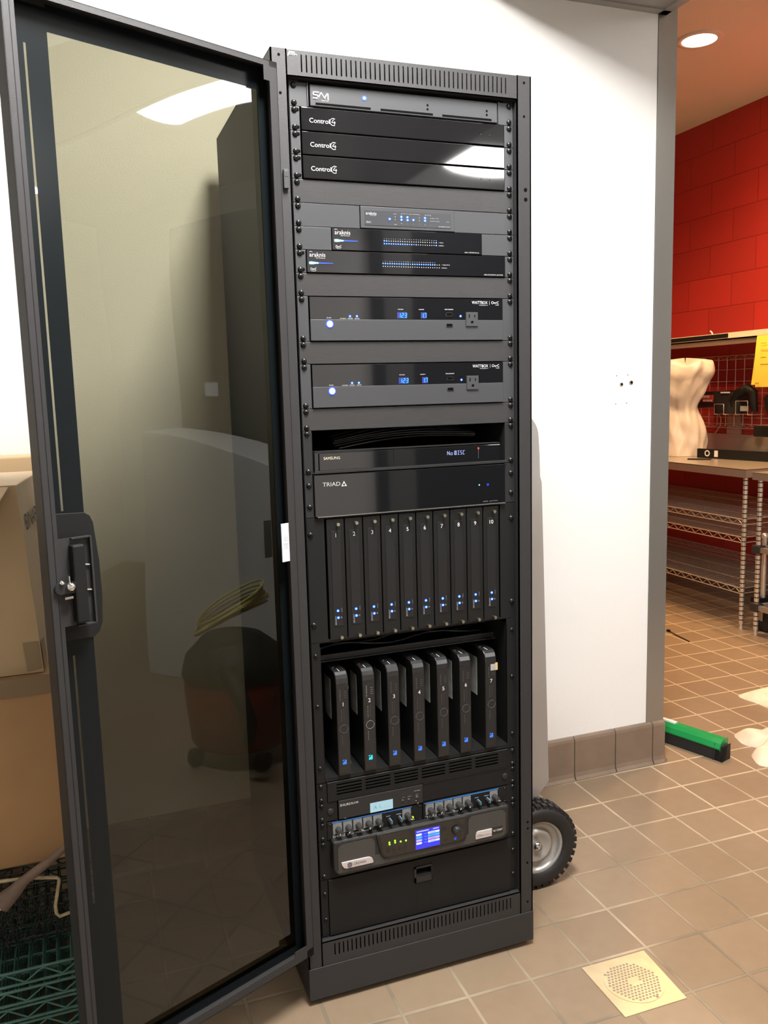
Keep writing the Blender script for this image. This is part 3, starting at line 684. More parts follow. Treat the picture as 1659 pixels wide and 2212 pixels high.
# U15-17 shelf with disc player
sh = thing('player_shelf', (0, 0, ZU(17)), 'black two-unit rack shelf holding the disc player', 'rack shelf')
m_ = MB(); z0, z1 = ZU(17), ZU(15)
m_.box(-PX, -.2235, -.003, 0, z0 + .0006, z1 - .0006).box(.2180, PX, -.003, 0, z0 + .0006, z1 - .0006)
m_.box(-.2235, .2195, -.006, .28, z0 + .001, z0 + .003).box(-.2205, .2195, -.008, -.0055, z0 + .001, z0 + .0068)
m_.box(-.2235, -.2222, -.003, .28, z0 + .001, z1 - .002).box(.2182, .2195, -.003, .28, z0 + .001, z1 - .002)
m_.build('shelf_tray', SATIN, sh, bevel=.0006); screws(sh, [z1 - .00635, z0 + .00635])
bp_ = thing('disc_player', (0, 0, z0 + .003), 'gloss black disc player with gold SAMSUNG lettering and lit readout', 'disc player')
MB().box(-.2185, .2090, .004, .21, z0 + .005, 1.2145).box(-.2085, .2075, -.0015, .004, z0 + .0058, 1.2118).box(-.2180, -.2090, .0, .004, z0 + .0058, 1.2125).build('body', GLOSS, bp_, bevel=.0012)
MB().box(-.2170, .2075, .001, .02, 1.2135, 1.2160).build('top_edge', BLK, bp_, bevel=.0006)
MB().box(-.0462, -.0455, -.0018, -.0013, z0 + .006, 1.2115).build('tray_seam', DARK, bp_)
tx = MB(); text(tx, 'SAMSUNG', -.1990, 1.1982, .0056, .0350, -.0019); plabel(tx.build('logo', mat('gold_print', (.62, .58, .42), .4), bp_), 'gold SAMSUNG lettering')
tx = MB()
vx = .0785
yv = -.0019; zv, hv = 1.1940, .0080
st_ = lambda pts, w_=.0008: tx.stroke([(vx + a * .0066, zv + b * hv) for a, b in pts], w_, yv, .0003)
st_([(0, 0), (.1, 1), (.75, 0), (.85, 1)]); st_([(1.2, 0), (1.25, .55), (1.85, .55), (1.8, 0), (1.2, 0)])
st_([(2.55, 0), (2.65, 1), (3.3, 1), (3.3, 0), (2.55, 0)]); st_([(2.95, 0), (2.95, 1)]); st_([(3.75, 1), (4.35, 1)]); st_([(4.05, 1), (4.05, 0)]); st_([(3.75, 0), (4.3, 0)])
st_([(5.35, 1), (4.8, 1), (4.75, .55), (5.25, .5), (5.2, 0), (4.65, 0)]); st_([(6.35, 1), (5.8, 1), (5.7, 0), (6.25, 0)])
plabel(tx.build('readout', VFD, bp_), 'violet readout reading No DISC')
q = MB().use(REDD).disc(.1535, 1.2050, .0024, -.0016, .0003, 8); q.use(DIMT).box(.1531, .1539, -.0018, -.0015, 1.183, 1.2035); q.build('status_mark', None, bp_)
# loose cables dressed behind the player
cb = MB()
for k in range(7):
    zz = 1.2225 + .0035 * k; pts = []
    for i in range(13):
        f = i / 12; x = -.15 + .32 * f
        pts.append((x, .05 + .012 * k + .02 * math.sin(3 * f + k), zz + .010 * math.sin(math.pi * f) * (1 + .15 * k) + .014 * f - .006))
    cb.tube(pts, .0026, 6)
tag(cb.build('cable_bundle', BWIRE), 'bundle of black cables sagging behind the disc player', 'cables')

# U17-19 audio matrix
z0, z1 = ZU(19), ZU(17)
t = thing('audio_matrix', (0, 0, z0), 'gloss black two-unit audio matrix with white TRIAD lettering and triangle', 'audio matrix')
MB().box(-PX, -.2245, -.003, 0, z0 + .0006, z1 - .0006).box(.2165, PX, -.003, 0, z0 + .0006, z1 - .0006).pieces('mounting_ear', SATIN, t, .0005)
MB().box(-.2230, .2150, -.009, .3, z0 + .0014, z1 - .0012).build('faceplate', GLOSS, t, bevel=.001)
MB().box(-.2180, .2150, -.0100, -.0085, z0 + .0002, z0 + .0014).build('bottom_edge', STEEL, t)
for zz in (ZU(17) - .0225, ZU(19) + .0225):
    for x in (-.2325, .2325): screw(t, x, zz)
tx = MB(); yy = -.0094
text(tx, 'TRIAD', -.2053, 1.1442, .0080, .0378, yy)
tx.prism([(-.1659, 1.1424), (-.1531, 1.1424), (-.1595, 1.1535)], 'y', yy - .0003, yy)
plabel(tx.build('logo', mat('triad_print', (.42, .42, .4), .5), t), 'white TRIAD lettering and triangle')
MB().prism([(-.1622, 1.1476), (-.1568, 1.1476), (-.1595, 1.1430)], 'y', yy - .0006, yy - .0002).build('logo_cutout', GLOSS, t)
leds(t, [(.1506, 1.1252)], -.0092, .0013, halo=None)
q = MB().ring(.1716, 1.1247, .0020, .0009, -.0092, 0, 360, .0004, 14); q.build('power_mark', LEDB, t)
tx = MB(); text(tx, 'AMS24   Audio Matrix', .1600, 1.0870, .0022, .036, yy); tx.build('lettering', GRYT, t)

# U19-25 card chassis with ten extender modules
z0, z1 = ZU(25), ZU(19)
t = thing('card_chassis', (0, 0, z0), 'matt black six-unit card chassis with ten numbered slots', 'card chassis')
ch = MB().box(-PX, -.2035, -.003, 0, z0 + .0006, z1 - .0012).box(.2045, PX, -.003, 0, z0 + .0006, z1 - .0012).box(-.2035, .2045, -.003, 0, z0 + .0006, z0 + .005).box(-.2035, .2045, -.003, 0, z1 - .004, z1 - .0012)
ch.box(-.205, .205, 0, .22, z0 + .002, z0 + .004).box(-.205, .205, 0, .22, z1 - .004, z1 - .002).build('chassis_frame', BLK, t, bevel=.0004)
for x in (-.2325, .2325):
    for zz in (1.0455, .8540): screw(t, x - (.001 if x < 0 else 0), zz)
MODB = mat('module_face', (.008, .008, .008), .42, spec=.35); MODI = mat('module_inset', (.012, .012, .013), .36, spec=.4)
for k in range(10):
    cx = -.1800 + .0402 * k; mz0, mz1 = .8168, 1.0748
    m = thing('extender_module', (cx, 0, mz0), 'slim black plug-in module with a white number %d, blue lights and two nickel thumbscrews' % (k + 1), 'plug-in module', 'plug-in modules in the card chassis')
    MB().box(cx - .0193, cx + .0187, -.0045, 0, mz0, mz1).box(cx - .014, cx + .014, 0, .18, mz0 + .01, mz1 - .01).build('module_plate', MODB, m, bevel=.0012)
    MB().box(cx - .0108, cx + .0102, -.0055, -.0045, .8462, 1.0500).build('module_inset', MODI, m, bevel=.0006)
    for zz in (1.0645, .8235):
        MB().cyl((cx + .0030, -.017, zz), .0036, .006, 'y', 14).cyl((cx + .0030, -.011, zz), .0022, .007, 'y', 10).cyl((cx + .0030, -.018, zz), .0028, .001, 'y', 14).build('thumbscrew', NICK, m, bevel=.0004)
    tx = MB(); text(tx, str(k + 1), cx - .0002, 1.0366, .0085, None, -.0060, center=True); plabel(tx.build('number', WHT, m), 'white number %d' % (k + 1))
    tx = MB(); text(tx, 'BINARY', cx - .0045, .8500, .0030, .0185, -.0058, rot=90); text(tx, 'STATUS', cx + .0085, .8760, .0016, .009, -.0058, rot=90); tx.ring(cx + .0062, .8645, .0012, .0004, -.0056, n=10)
    tx.build('lettering', mat('module_print', (.35, .35, .38), .5) if k == 0 else bpy.data.materials['module_print'], m)
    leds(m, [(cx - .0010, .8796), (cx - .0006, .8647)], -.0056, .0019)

# U25-32 deep shelf with seven set-top boxes
z0, z1 = ZU(32), ZU(25)
t = thing('deep_shelf', (0, 0, z0), 'deep black seven-unit shelf bay that carries the numbered receiver boxes', 'rack shelf')
m_ = MB(); m_.box(-PX, -.2235, -.003, 0, z0 + .0008, z1 - .0006).box(.2190, PX, -.003, 0, z0 + .0008, z1 - .0006)
m_.box(-.2235, -.2215, -.003, .28, z0 + .001, z1 - .01).box(.2190, .2205, -.003, .28, z0 + .001, z1 - .01)
m_.box(-.2220, .2195, -.003, .28, .5125, .5150).box(-.2220, .2195, -.004, -.001, z0 + .002, .5150)
m_.build('shelf_tray', BLK, t, bevel=.0006)
m_ = MB().box(-.2200, .2190, .060, .064, .7530, .7660).box(-.2200, .2190, .050, .064, .7530, .7550).box(-.22, .2190, .10, .104, .7800, .7860)
m_.build('cross_bar', SATIN, t, bevel=.0006)
cb = MB()
for k in range(6):
    cb.tube([(-.20 + .4 * i / 12, .09 + .02 * k + .01 * math.sin(i + k), .772 + .004 * k + .004 * math.sin(i * .9 + 2 * k)) for i in range(13)], .0028, 6)
tag(cb.build('cable_bundle', BWIRE), 'bundle of black cables above the row of numbered receiver boxes', 'cables')
for zz in (.787, .538, .676): 
    for x in (-.2325, .2325): screw(t, x, zz, sc=.8)
SBODY = mat('receiver_plastic', (.013, .013, .013), .28, spec=.6); SFRONT = mat('receiver_front', (.016, .016, .017), .16, spec=.5)
bx = [-.1790, -.1195, -.0628, -.0030, .0550, .1105, .1745]
for k, cx in enumerate(bx):
    extra = {0: ' at the left end of the row', 1: ' and a brighter cyan light', 3: ' in the middle of the row', 6: ' and a tan tab at its top corner'}.get(k, '')
    m = thing('receiver_box', (cx, 0, .5150), 'upright black receiver with a white number %d%s' % (k + 1, extra), 'receiver box', 'upright receivers in the deep shelf')
    hw = .0140; zt = .7455
    prof = [(-.010, .5160), (-.010, zt - .024), (-.0085, zt - .014), (-.0045, zt - .006), (.002, zt - .001), (.010, zt), (.19, zt), (.19, .5160)]
    MB().prism(prof, 'x', cx - hw, cx + hw).build('body', SBODY, m, bevel=.0018)
    MB().box(cx - hw + .002, cx + hw - .002, -.0106, -.0100, .520, zt - .030).build('front_panel', SFRONT, m)
    tx = MB(); text(tx, str(k + 1), cx + .0005, .6715, .0085, None, -.0111, center=True); plabel(tx.build('number', WHT, m), 'white number %d' % (k + 1))
    tx = MB(); cxx, cz = cx + .0008, .6205
    tx.ring(cxx, cz, .0090, .0006, -.0108, n=24)
    for dx, dz_ in ((.0095, 0), (-.0095, 0), (0, .0095), (0, -.0095)): tx.disc(cxx + dx, cz + dz_, .0008, -.0108, .0003, 6)
    for j in range(5): tx.box(cxx - .005, cxx - .0042, -.0111, -.0108, .638 + .0055 * j, .641 + .0055 * j).box(cxx + .0005, cxx + .0012, -.0111, -.0108, .640 + .0055 * j, .6415 + .0055 * j)
    for j in range(4): tx.box(cxx - .005, cxx - .0042, -.0111, -.0108, .586 + .0055 * j, .5895 + .0055 * j)
    text(tx, 'HD RECEIVER' if k != 1 else 'HD RECEIVER', cx - .0045, .684, .0022, .026, -.0109, rot=90)
    for j in range(4): tx.box(cx + .003, cx + .009, -.0110, -.0108, .690 + .0045 * j, .6905 + .0045 * j)
    tx.build('lettering', GRYT if k == 1 else DIMT, m)
    LM = STBC if k == 1 else STBL
    lt = MB().use(LM); a, b = cx - .0045, .5408
    lt.prism([(a, b), (a + .0085, b), (a + .0085, b + .0100), (a + .006, b + .0100), (a + .004, b + .0065), (a, b + .0045)], 'y', -.0112, -.0106)
    lt.prism([(a, b + .0075), (a + .002, b + .0085), (a + .0045, b + .0105), (a, b + .0105)], 'y', -.0112, -.0106)
    plabel(lt.build('indicator_light', None, m), ('cyan' if k == 1 else 'blue') + ' lit maker symbol')
    MB().box(cx - hw - .0005, cx - hw, .032, .075, .6300, .7200).build('side_sticker', STICK, m)
    mk = MB().use(WHT).box(cx - .0025, cx - .0015, .002, .020, zt, zt + .0004); mk.use(REDD if k in (1, 3) else GRYT).cyl((cx - .007, .030, zt), .0017, .0004, 'z', 8)
    mk.build('top_mark', None, m)
    if k == 0:
        for zz in (.706, .537): MB().cyl((cx + hw, .010, zz), .0095, .003, 'x', 18).build('rubber_foot', WHT, m)
    if k == 6:
        MB().use(STICK).box(cx - .001, cx + .0105, -.0114, -.0106, .7000, .7145).use(mat('tan_tab', (.55, .4, .2), .6)).box(cx + .0105, cx + .0165, -.0120, -.0106, .7000, .7170).build('tan_tab', None, m)

# U32-33 louvred vent panel
z0, z1 = ZU(33), ZU(32)
t = thing('vent_panel', (0, 0, z0), 'black one-unit vent panel with six groups of horizontal louvres', 'vent panel')
vm = MB().use(BLK); gx = [(-.1978, -.1406), (-.1316, -.0738), (-.0637, -.0076), (.0023, .0592), (.0692, .1257), (.1359, .1938)]
zs = [.4940 - .0069 * i for i in range(4)]; sh_ = .0036
xs = [-.2185] + [q for g in gx for q in g] + [.2180]
vm.box(-PX, -.2195, -.003, 0, z0 + .0006, z1 - .0006).box(.2190, PX, -.003, 0, z0 + .0006, z1 - .0006)
for i in range(0, len(xs) - 1, 2): vm.box(xs[i], xs[i + 1], -.005, -.003, z0 + .0008, z1 - .001)
for a, b in gx:
    vm.box(a, b, -.005, -.003, zs[0] + sh_ / 2, z1 - .001).box(a, b, -.005, -.003, z0 + .0008, zs[3] - sh_ / 2)
    for i in range(3): vm.prism([(-.0065, zs[i] - sh_ / 2 - .0002), (-.0030, zs[i] - sh_ / 2), (-.0030, zs[i + 1] + sh_ / 2), (-.0060, zs[i + 1] + sh_ / 2)], 'x', a, b)
vm.build('louvre_plate', BLK, t); MB().box(-.218, .218, .004, .005, z0, z1).build('vent_shade_sheet', DARK, t)  # added black sheet paints the shade in the louvre gaps
MB().box(-.2185, .2180, -.0056, -.003, z1 - .0012, z1 - .0002).build('top_edge', SATIN2, t)
screws(t, [z1 - .00635, z0 + .00635], sc=.85)

# U33-34 wireless receiver bracket and half-width receiver
z0, z1 = ZU(34), ZU(33)
t = thing('receiver_bracket', (0, 0, z0), 'flat black one-unit bracket with round antenna plugs, holding the wireless receiver', 'rack bracket')
MB().box(-PX, -.1975, -.003, 0, z0 + .0006, z1 - .0006).box(.0045, PX, -.003, 0, z0 + .0006, z1 - .0006).pieces('bracket_plate', BLK, t, .0004)
MB().box(.0045, .2170, -.0042, -.003, z1 - .0014, z1 - .0004).build('top_edge', SATIN2, t)  # lighter strip paints the lit top edge of the plate
for x in (-.2130, .2129): MB().lathe((x, -.003, .4352), [(.0001, -.002), (.0058, -.0022), (.0072, -.0015), (.0076, 0)], 'y', 20).build('antenna_plug', TEXB, t)
screws(t, [z1 - .00635, z0 + .00635], sc=.85)
t = thing('wireless_receiver', (-.096, 0, z0 + .001), 'half-width black wireless receiver with pale blue display and white SHURE BLX4R lettering', 'wireless receiver')
MB().box(-.1955, .0030, -.0070, .16, z0 + .0012, .4575).build('body', SATIN, t, bevel=.0012)
MB().box(-.1235, -.0700, -.0073, -.0070, .4158, .4382).build('display', LCD, t)
tx = MB(); text(tx, 'A 1', -.1160, .4225, .0085, .016, -.0075); tx.box(-.098, -.076, -.0076, -.0074, .4225, .4228); tx.build('display_characters', mat('lcd_ink', (.2, .35, .4), .5), t)
tx = MB(); text(tx, 'SHURE', -.1925, .4447, .0052, .0238, -.0075); text(tx, 'BLX4R', -.1670, .4452, .0045, .0170, -.0075); text(tx, 'audio', -.0475, .4360, .0014, .006, -.0075); text(tx, 'channel', -.0345, .4360, .0014, .008, -.0075); text(tx, 'group', -.0145, .4365, .0014, .006, -.0075); text(tx, 'wireless', -.0195, .4455, .0018, .016, -.0075)
text(tx, 'ON', -.1835, .4155, .0018, .004, -.0075); tx.build('lettering', mat('shure_print', (.62, .62, .62), .5), t)
for x, z, r_ in ((-.0464, .4288, .0032), (-.0318, .4285, .0032), (-.0120, .4295, .0045), (-.0100, .4150, .0025)): MB().lathe((x, -.007, z), [(.0001, -.0016), (r_ * .8, -.0015), (r_, 0)], 'y', 14).build('button', KNB, t)
leds(t, [(-.0147, .4235)], -.0071, .0008, core=WHT, halo=None)

# U34-35 two mixers on one bracket
z0, z1 = ZU(35), ZU(34)
t = thing('mixer_bracket', (0, 0, z0), 'flat black one-unit bracket holding the two small mixers side by side', 'rack bracket')
MB().box(-PX, -.2225, -.003, 0, z0 + .0006, z1 - .0006).box(.2175, PX, -.003, 0, z0 + .0006, z1 - .0006).box(-.2225, .2175, .0, .12, z0, z0 + .0012).pieces('bracket_plate', BLK, t, .0004)
screws(t, [z1 - .00635, z0 + .00635], sc=.85)
for side, x0, x1, lab in ((-1, -.2218, .0015, 'small black five-channel mixer on the left, below the lit wireless receiver'), (1, .0035, .2168, 'small black five-channel mixer on the right, with a bright blue stripe')):
    m = thing('audio_mixer', ((x0 + x1) / 2, 0, z0 + .0012), lab, 'audio mixer', 'small knob mixers')
    MB().box(x0, x1, -.0045, .12, .3702, .4116).build('body', BLK, m, bevel=.0006)
    bx0 = -.2108 if side < 0 else .0078
    MB().box(bx0, bx0 + .1865, -.0050, -.0045, .4080, .4104).build('blue_stripe', BLUS, m)
    ks = [bx0 + .0120 + .0232 * i for i in range(5)]; k6 = bx0 + .1742
    tips = [250, 215, 310, 235, 235]
    for i, kx in enumerate(ks + [k6]):
        MB().box(kx - .0105, kx + .0098, -.0050, -.0045, .3820, .4068).build('knob_plate', PLATE, m)
        kn = MB().use(KNB).cyl((kx + .001, -.024, .3925), .0056, .0195, 'y', 18, r2=.0068)
        an = math.radians((tips + [-40])[i])
        kn.use(WHT)
        c_, s_ = math.cos(an), math.sin(an)
        kn.prism([(kx + .001 + c_ * .0015 - s_ * .0005, .3925 + s_ * .0015 + c_ * .0005), (kx + .001 + c_ * .0015 + s_ * .0005, .3925 + s_ * .0015 - c_ * .0005), (kx + .001 + c_ * .0058 + s_ * .0005, .3925 + s_ * .0058 - c_ * .0005), (kx + .001 + c_ * .0058 - s_ * .0005, .3925 + s_ * .0058 + c_ * .0005)], 'y', -.0245, -.0240)
        if i in (2, 5): kn.box(kx + .0062, kx + .0070, -.024, -.006, .3885, .3893)
        kn.build('knob', None, m)
    for i, kx in enumerate((bx0 + .1322, bx0 + .1558)):
        kn = MB().use(KNB).cyl((kx, -.020, .3900), .0040, .0155, 'y', 16); kn.use(BLUK).box(kx + .0002, kx + .0012, -.0205, -.0195, .3868, .3935).box(kx + .0002, kx + .0012, -.0203, -.005, .3933, .3945); kn.build('tone_knob', None, m)
    tx = MB(); yy = -.0048
    text(tx, 'SHURE', bx0 + .0002, .3738, .0060, .0290, yy); text(tx, 'SCM262  STEREO MIXER', bx0 + .0330, .3742, .0036, .0505, yy); text(tx, 'BASS', bx0 + .1255, .3975, .0018, .009, yy); text(tx, 'TREBLE', bx0 + .1485, .3975, .0018, .0125, yy); text(tx, 'POWER', bx0 + .183, .3770, .0018, .010, yy)
    tx.build('lettering', bpy.data.materials['shure_print'], m)
    if side < 0: leds(m, [(-.0232, .3835)], -.0048, .0032, core=LEDY, halo=None)
    else: leds(m, [(.1955, .3835)], -.0048, .0012, core=mat('unlit_led', (.5, .45, .2), .4), halo=None)
    for x in (x0 + .006, x1 - .006):
        for z in (.4065, .3755): MB().lathe((x, -.0045, z), [(.0001, -.0014), (.0018, -.0012), (.0022, 0)], 'y', 10).build('small_screw', SCREWM, m)

# U35-37 power amplifier
z0, z1 = ZU(37), ZU(35)
t = thing('power_amplifier', (0, 0, z0), 'black two-unit power amplifier with blue menu screen, green lights and pinkish silver CROWN badge', 'power amplifier')
MB().box(-PX, PX, -.0032, 0, z0 + .0006, z1 - .0006).box(-.215, .215, 0, .3, z0 + .001, z1 - .002).build('chassis', BLK, t)
def rr(x0, x1, za, zb, r, corners='1234'):
    pts = []
    for n_, cx_, cz_, a0 in (('1', x1 - r, zb - r, 0), ('2', x0 + r, zb - r, 90), ('3', x0 + r, za + r, 180), ('4', x1 - r, za + r, 270)):
        if n_ in corners: pts += [(cx_ + r * math.cos(math.radians(a0 + 15 * i)), cz_ + r * math.sin(math.radians(a0 + 15 * i))) for i in range(7)]
        else: pts.append((x0 if n_ in '23' else x1, zb if n_ in '12' else za))
    return pts
MB().prism(rr(-.2160, .2110, .2935, .3745, .022, '34'), 'y', -.024, -.003).build('bezel', TEXB, t, bevel=.004)
bl = MB(); bl.prism(rr(-.2060, -.1210, .3010, .3665, .013, '1234'), 'y', -.0248, -.018).prism([(-.2060, .3010), (-.2060, .325), (-.110, .325), (-.100, .3115), (.095, .3115), (.103, .325), (.2020, .325), (.2020, .314), (.1900, .3010)], 'y', -.0246, -.018).prism(rr(.1060, .2020, .3010, .3665, .013), 'y', -.0248, -.018)
bl.build('grille_insert', GREYP, t)
MB().prism([(-.1190, .3740), (-.1080, .3230), (-.1000, .3150), (-.0920, .3125), (.0860, .3125), (.0950, .3160), (.1000, .3230), (.1020, .3740)], 'y', -.0285, -.0235).build('control_surround', TEXB, t, bevel=.003)
MB().prism([(-.1110, .3700), (-.1030, .3240), (-.0960, .3185), (-.0880, .3165), (.0800, .3165), (.0880, .3190), (.0940, .3250), (.0955, .3700)], 'y', -.0290, -.0284).build('control_panel', GLOSS, t)
sc_ = MB().use(SCRB).box(-.0268, .0325, -.0296, -.0290, .3186, .3640)
sc_.use(SCRW).box(-.0235, .006, -.0299, -.0296, .3595, .3610).box(.0160, .0300, -.0299, -.0296, .3595, .3610)
for i, c_ in enumerate((SCRW, SCRC, SCRP, SCRW)):
    zz = .3505 - .0068 * i
    sc_.use(c_).box(-.0250, -.0120, -.0299, -.0296, zz, zz + .0048).box(.0035, .0315, -.0299, -.0296, zz, zz + .0048)
    sc_.use(SCRC).box(-.0060, .0010, -.0299, -.0296, zz + .002, zz + .0028).prism([(-.0115, zz + .0012), (-.0115, zz + .0036), (-.0095, zz + .0024)], 'y', -.0299, -.0296)
    sc_.use(SCRB).box(.0075, .0225, -.0301, -.0298, zz + .0018, zz + .0027)
plabel(sc_.build('menu_screen', None, t), 'lit blue menu screen')
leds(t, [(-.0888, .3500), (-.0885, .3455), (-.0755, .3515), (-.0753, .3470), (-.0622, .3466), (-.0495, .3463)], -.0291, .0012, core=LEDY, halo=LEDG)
MB().lathe((.0742, -.029, .3435), [(.0001, -.010), (.0085, -.0095), (.0105, -.007), (.0110, 0)], 'y', 24).build('control_knob', SATIN, t)
q = MB().ring(.0705, .3243, .0022, .0012, -.0291, n=14, t=.0004); plabel(q.build('power_ring', LEDB, t), 'blue lit power ring')
q = MB()
for i in range(4):
    for zz in (.3345, .3290): q.box(-.0960 + .0135 * i, -.0890 + .0135 * i, -.0297, -.0290, zz, zz + .0022)
q.box(.0400, .0480, -.0297, -.0290, .350, .360).box(.0430, .0500, -.0297, -.0290, .325, .329).build('soft_keys', SATIN, t)
ba = MB().prism([(-.1995, .3262), (-.1395, .3262), (-.1335, .3250), (-.1290, .3215), (-.1265, .3145), (-.1265, .3100), (-.1885, .3100), (-.1945, .3125), (-.1985, .3190)], 'y', -.0275, -.0245)
bo = ba.build('badge', BADGE, t, bevel=.001)
tx = MB(); tx.ring(-.1808, .3180, .0050, .0009, -.0278, n=20).ring(-.1808, .3180, .0026, .0012, -.0278, n=14); text(tx, 'CROWN', -.1720, .3150, .0058, .0280, -.0279); tx.build('lettering', INK, bo)
b2 = MB().prism([(.1232, .3091), (.1644, .3091), (.1655, .3275), (.1290, .3275), (.1255, .3250), (.1236, .3200)], 'y', -.0275, -.0245).build('badge', BADGE, t, bevel=.001)
tx = MB(); text(tx, 'CDi', .1262, .3140, .0055, .0120, -.0278); text(tx, 'DriveCore', .1385, .3145, .0030, .0240, -.0278); tx.build('lettering', INK, b2)
MB().box(.1655, .1936, -.0262, -.0245, .3140, .3275).build('model_plate', GLOSS, t)
tx = MB(); text(tx, '4|1200', .1680, .3165, .0062, .0220, -.0264); text(tx, 'N', .1905, .3205, .0025, .0022, -.0264); tx.build('model_lettering', WHT, t)
screws(t, [z1 - .00635, z0 + .00835], sc=.95)

# U37-40 drawer
z0 = .1470; z1 = ZU(37)
t = thing('rack_drawer', (0, 0, z0), 'plain black rack drawer with a recessed latch, lowest in the rack', 'drawer')
MB().box(-PX, -.2262, -.003, 0, z0, z1 - .0006).box(.2255, PX, -.003, 0, z0, z1 - .0006).pieces('mounting_ear', BLK, t)
df = MB().box(-.2247, -.0180, -.0065, 0, z0 + .001, z1 - .0012).box(.0190, .2240, -.0065, 0, z0 + .001, z1 - .0012).box(-.0180, .0190, -.0065, 0, z0 + .001, .2385).box(-.0180, .0190, -.0065, 0, .2578, z1 - .0012).box(-.22, .22, 0, .28, z0 + .001, z0 + .003)
df.build('drawer_front', BLK, t, bevel=.0004)
lf = MB().use(SATIN).box(-.0235, -.0180, -.0085, -.0065, .2250, .2635).box(.0190, .0210, -.0085, -.0065, .2250, .2635).box(-.0235, .0210, -.0085, -.0065, .2585, .2635).box(-.0235, .0210, -.0085, -.0065, .2250, .2385)
lf.use(DARK).box(-.0180, .0190, .004, .005, .2385, .2578); lf.use(SATIN).box(-.0180, .0190, -.006, .004, .2385, .2425)
lf.build('latch', SATIN, t, bevel=.0005)
for zz in (.2475, .187):
    for x in (-.2325, .2325): screw(t, x, zz, sc=.8)

# ------------------------------------------------------------------ hand truck beside the rack
ht = thing('hand_truck', (.40, .25, 0), 'aluminium hand truck with a large treaded wheel, parked behind the right side of the rack', 'hand truck')
pl_ = [(.300, 1.268)]
for i in range(9):
    a = math.radians(90 - 11.25 * i); pl_.append((.395 + .062 * math.cos(a) - .012, 1.206 + .066 * math.sin(a)))
pl_ += [(.4475, 1.165), (.4600, .718), (.4715, .272), (.4300, .226), (.300, .226)]
MB().prism(pl_, 'y', .236, .240).build('side_plate', ALU, ht)
ch_ = MB().use(ALU).prism([(.300, 1.120), (.36, 1.135), (.4475, 1.105), (.452, 1.09), (.4735, .27), (.432, .2245), (.300, .2245)], 'y', .2325, .236); ch_.build('lower_panel', mat('scuffed_aluminium', (.34, .305, .295), .33, metal=.5, var=.08, vscale=5), ht)
MB().lathe((.343, .2325, 1.235), [(.0001, -.012), (.008, -.010), (.011, -.004), (.0115, 0)], 'y', 16).build('bolt', CHROME, ht)
MB().box(.290, .330, .236, .30, .16, 1.26).build('side_rail', ALU, ht)
MB().box(.290, .470, .32, .52, .010, .016).box(.290, .330, .300, .33, .010, .20).build('toe_plate', ALU, ht)
WC = (.408, .175, .119); WR = .115
ty = MB().use(RUB).lathe(WC, [(.070, .004), (.074, -.004), (.092, -.008), (.104, -.006), (.1105, .004), (.1125, .020), (.1125, .030), (.1105, .046), (.104, .056), (.092, .058), (.074, .054), (.070, .046)], 'y', 48)
for i in range(36):
    a = 2 * math.pi * i / 36; c_, s_ = math.cos(a), math.sin(a); tx_, tz_ = -s_, c_
    for yy0, yy1, sh_ in ((-.001, .014, 0), (.018, .032, .5), (.036, .051, 0)):
        aa = a + sh_ * math.pi / 36; c2, s2 = math.cos(aa), math.sin(aa); hw = .0062
        vs = []
        for rr_ in (.107, .1175):
            for yy_ in (yy0, yy1):
                for sg in (-1, 1): vs.append((WC[0] + rr_ * c2 - s2 * hw * sg, WC[1] + yy_, WC[2] + rr_ * s2 + c2 * hw * sg))
        ty.add(vs, [(0, 1, 3, 2), (4, 6, 7, 5), (0, 4, 5, 1), (2, 3, 7, 6), (0, 2, 6, 4), (1, 5, 7, 3)])
wheel = ty.build('wheel', RUB, ht)
hubm = MB().lathe(WC, [(.0001, .010), (.030, .009), (.036, .004), (.043, .004), (.046, .014), (.056, .018), (.066, .006), (.0715, -.002), (.0735, .001), (.0735, .010)], 'y', 40)
hubm.build('hub', HUBM, wheel)
MB().lathe(WC, [(.0001, -.004), (.006, -.004), (.0065, 0), (.013, .001), (.014, .010)], 'y', 6).build('axle_nut', CHROME, wheel)
MB().tube([(.408, .22, .119), (.30, .245, .125)], .008, 8).build('axle', CHROME, ht)

# ------------------------------------------------------------------ floor drain
dr = thing('floor_drain', (.416, -.222, 0), 'square worn brass floor drain with a round pierced grate in the tiles', 'floor drain')
MB().prism([(.334, -.305), (.493, -.308), (.506, -.141), (.336, -.137)], 'z', -.002, .0022).build('drain_frame', BRASS, dr, bevel=.0006)
g_ = MB().use(BRASS).cyl((.417, -.222, .002), .067, .0012, 'z', 40)
g_.use(BRASD)
for i in range(-7, 8):
    for j in range(-7, 8):
        x, y_ = .417 + .0088 * i + (.0044 if j % 2 else 0), -.222 + .0078 * j
        if (x - .417) ** 2 + (y_ + .222) ** 2 < .0600 ** 2 and not (abs(i) < 2 and abs(j) < 2):
            g_.prism([(x - .0039, y_), (x, y_ - .0034), (x + .0039, y_), (x, y_ + .0034)], 'z', .0030, .0035)  # dark diamonds laid on top stand in for the shaded holes
g_.use(BRASD)
for a in (2.4, 5.0): g_.cyl((.417 + .0625 * math.cos(a), -.222 + .0625 * math.sin(a), .003), .0035, .0006, 'z', 10)
plabel(g_.build('drain_grate', None, dr), 'round grate with diamond holes')

# ------------------------------------------------------------------ cartons, wire shelves and junk at the left


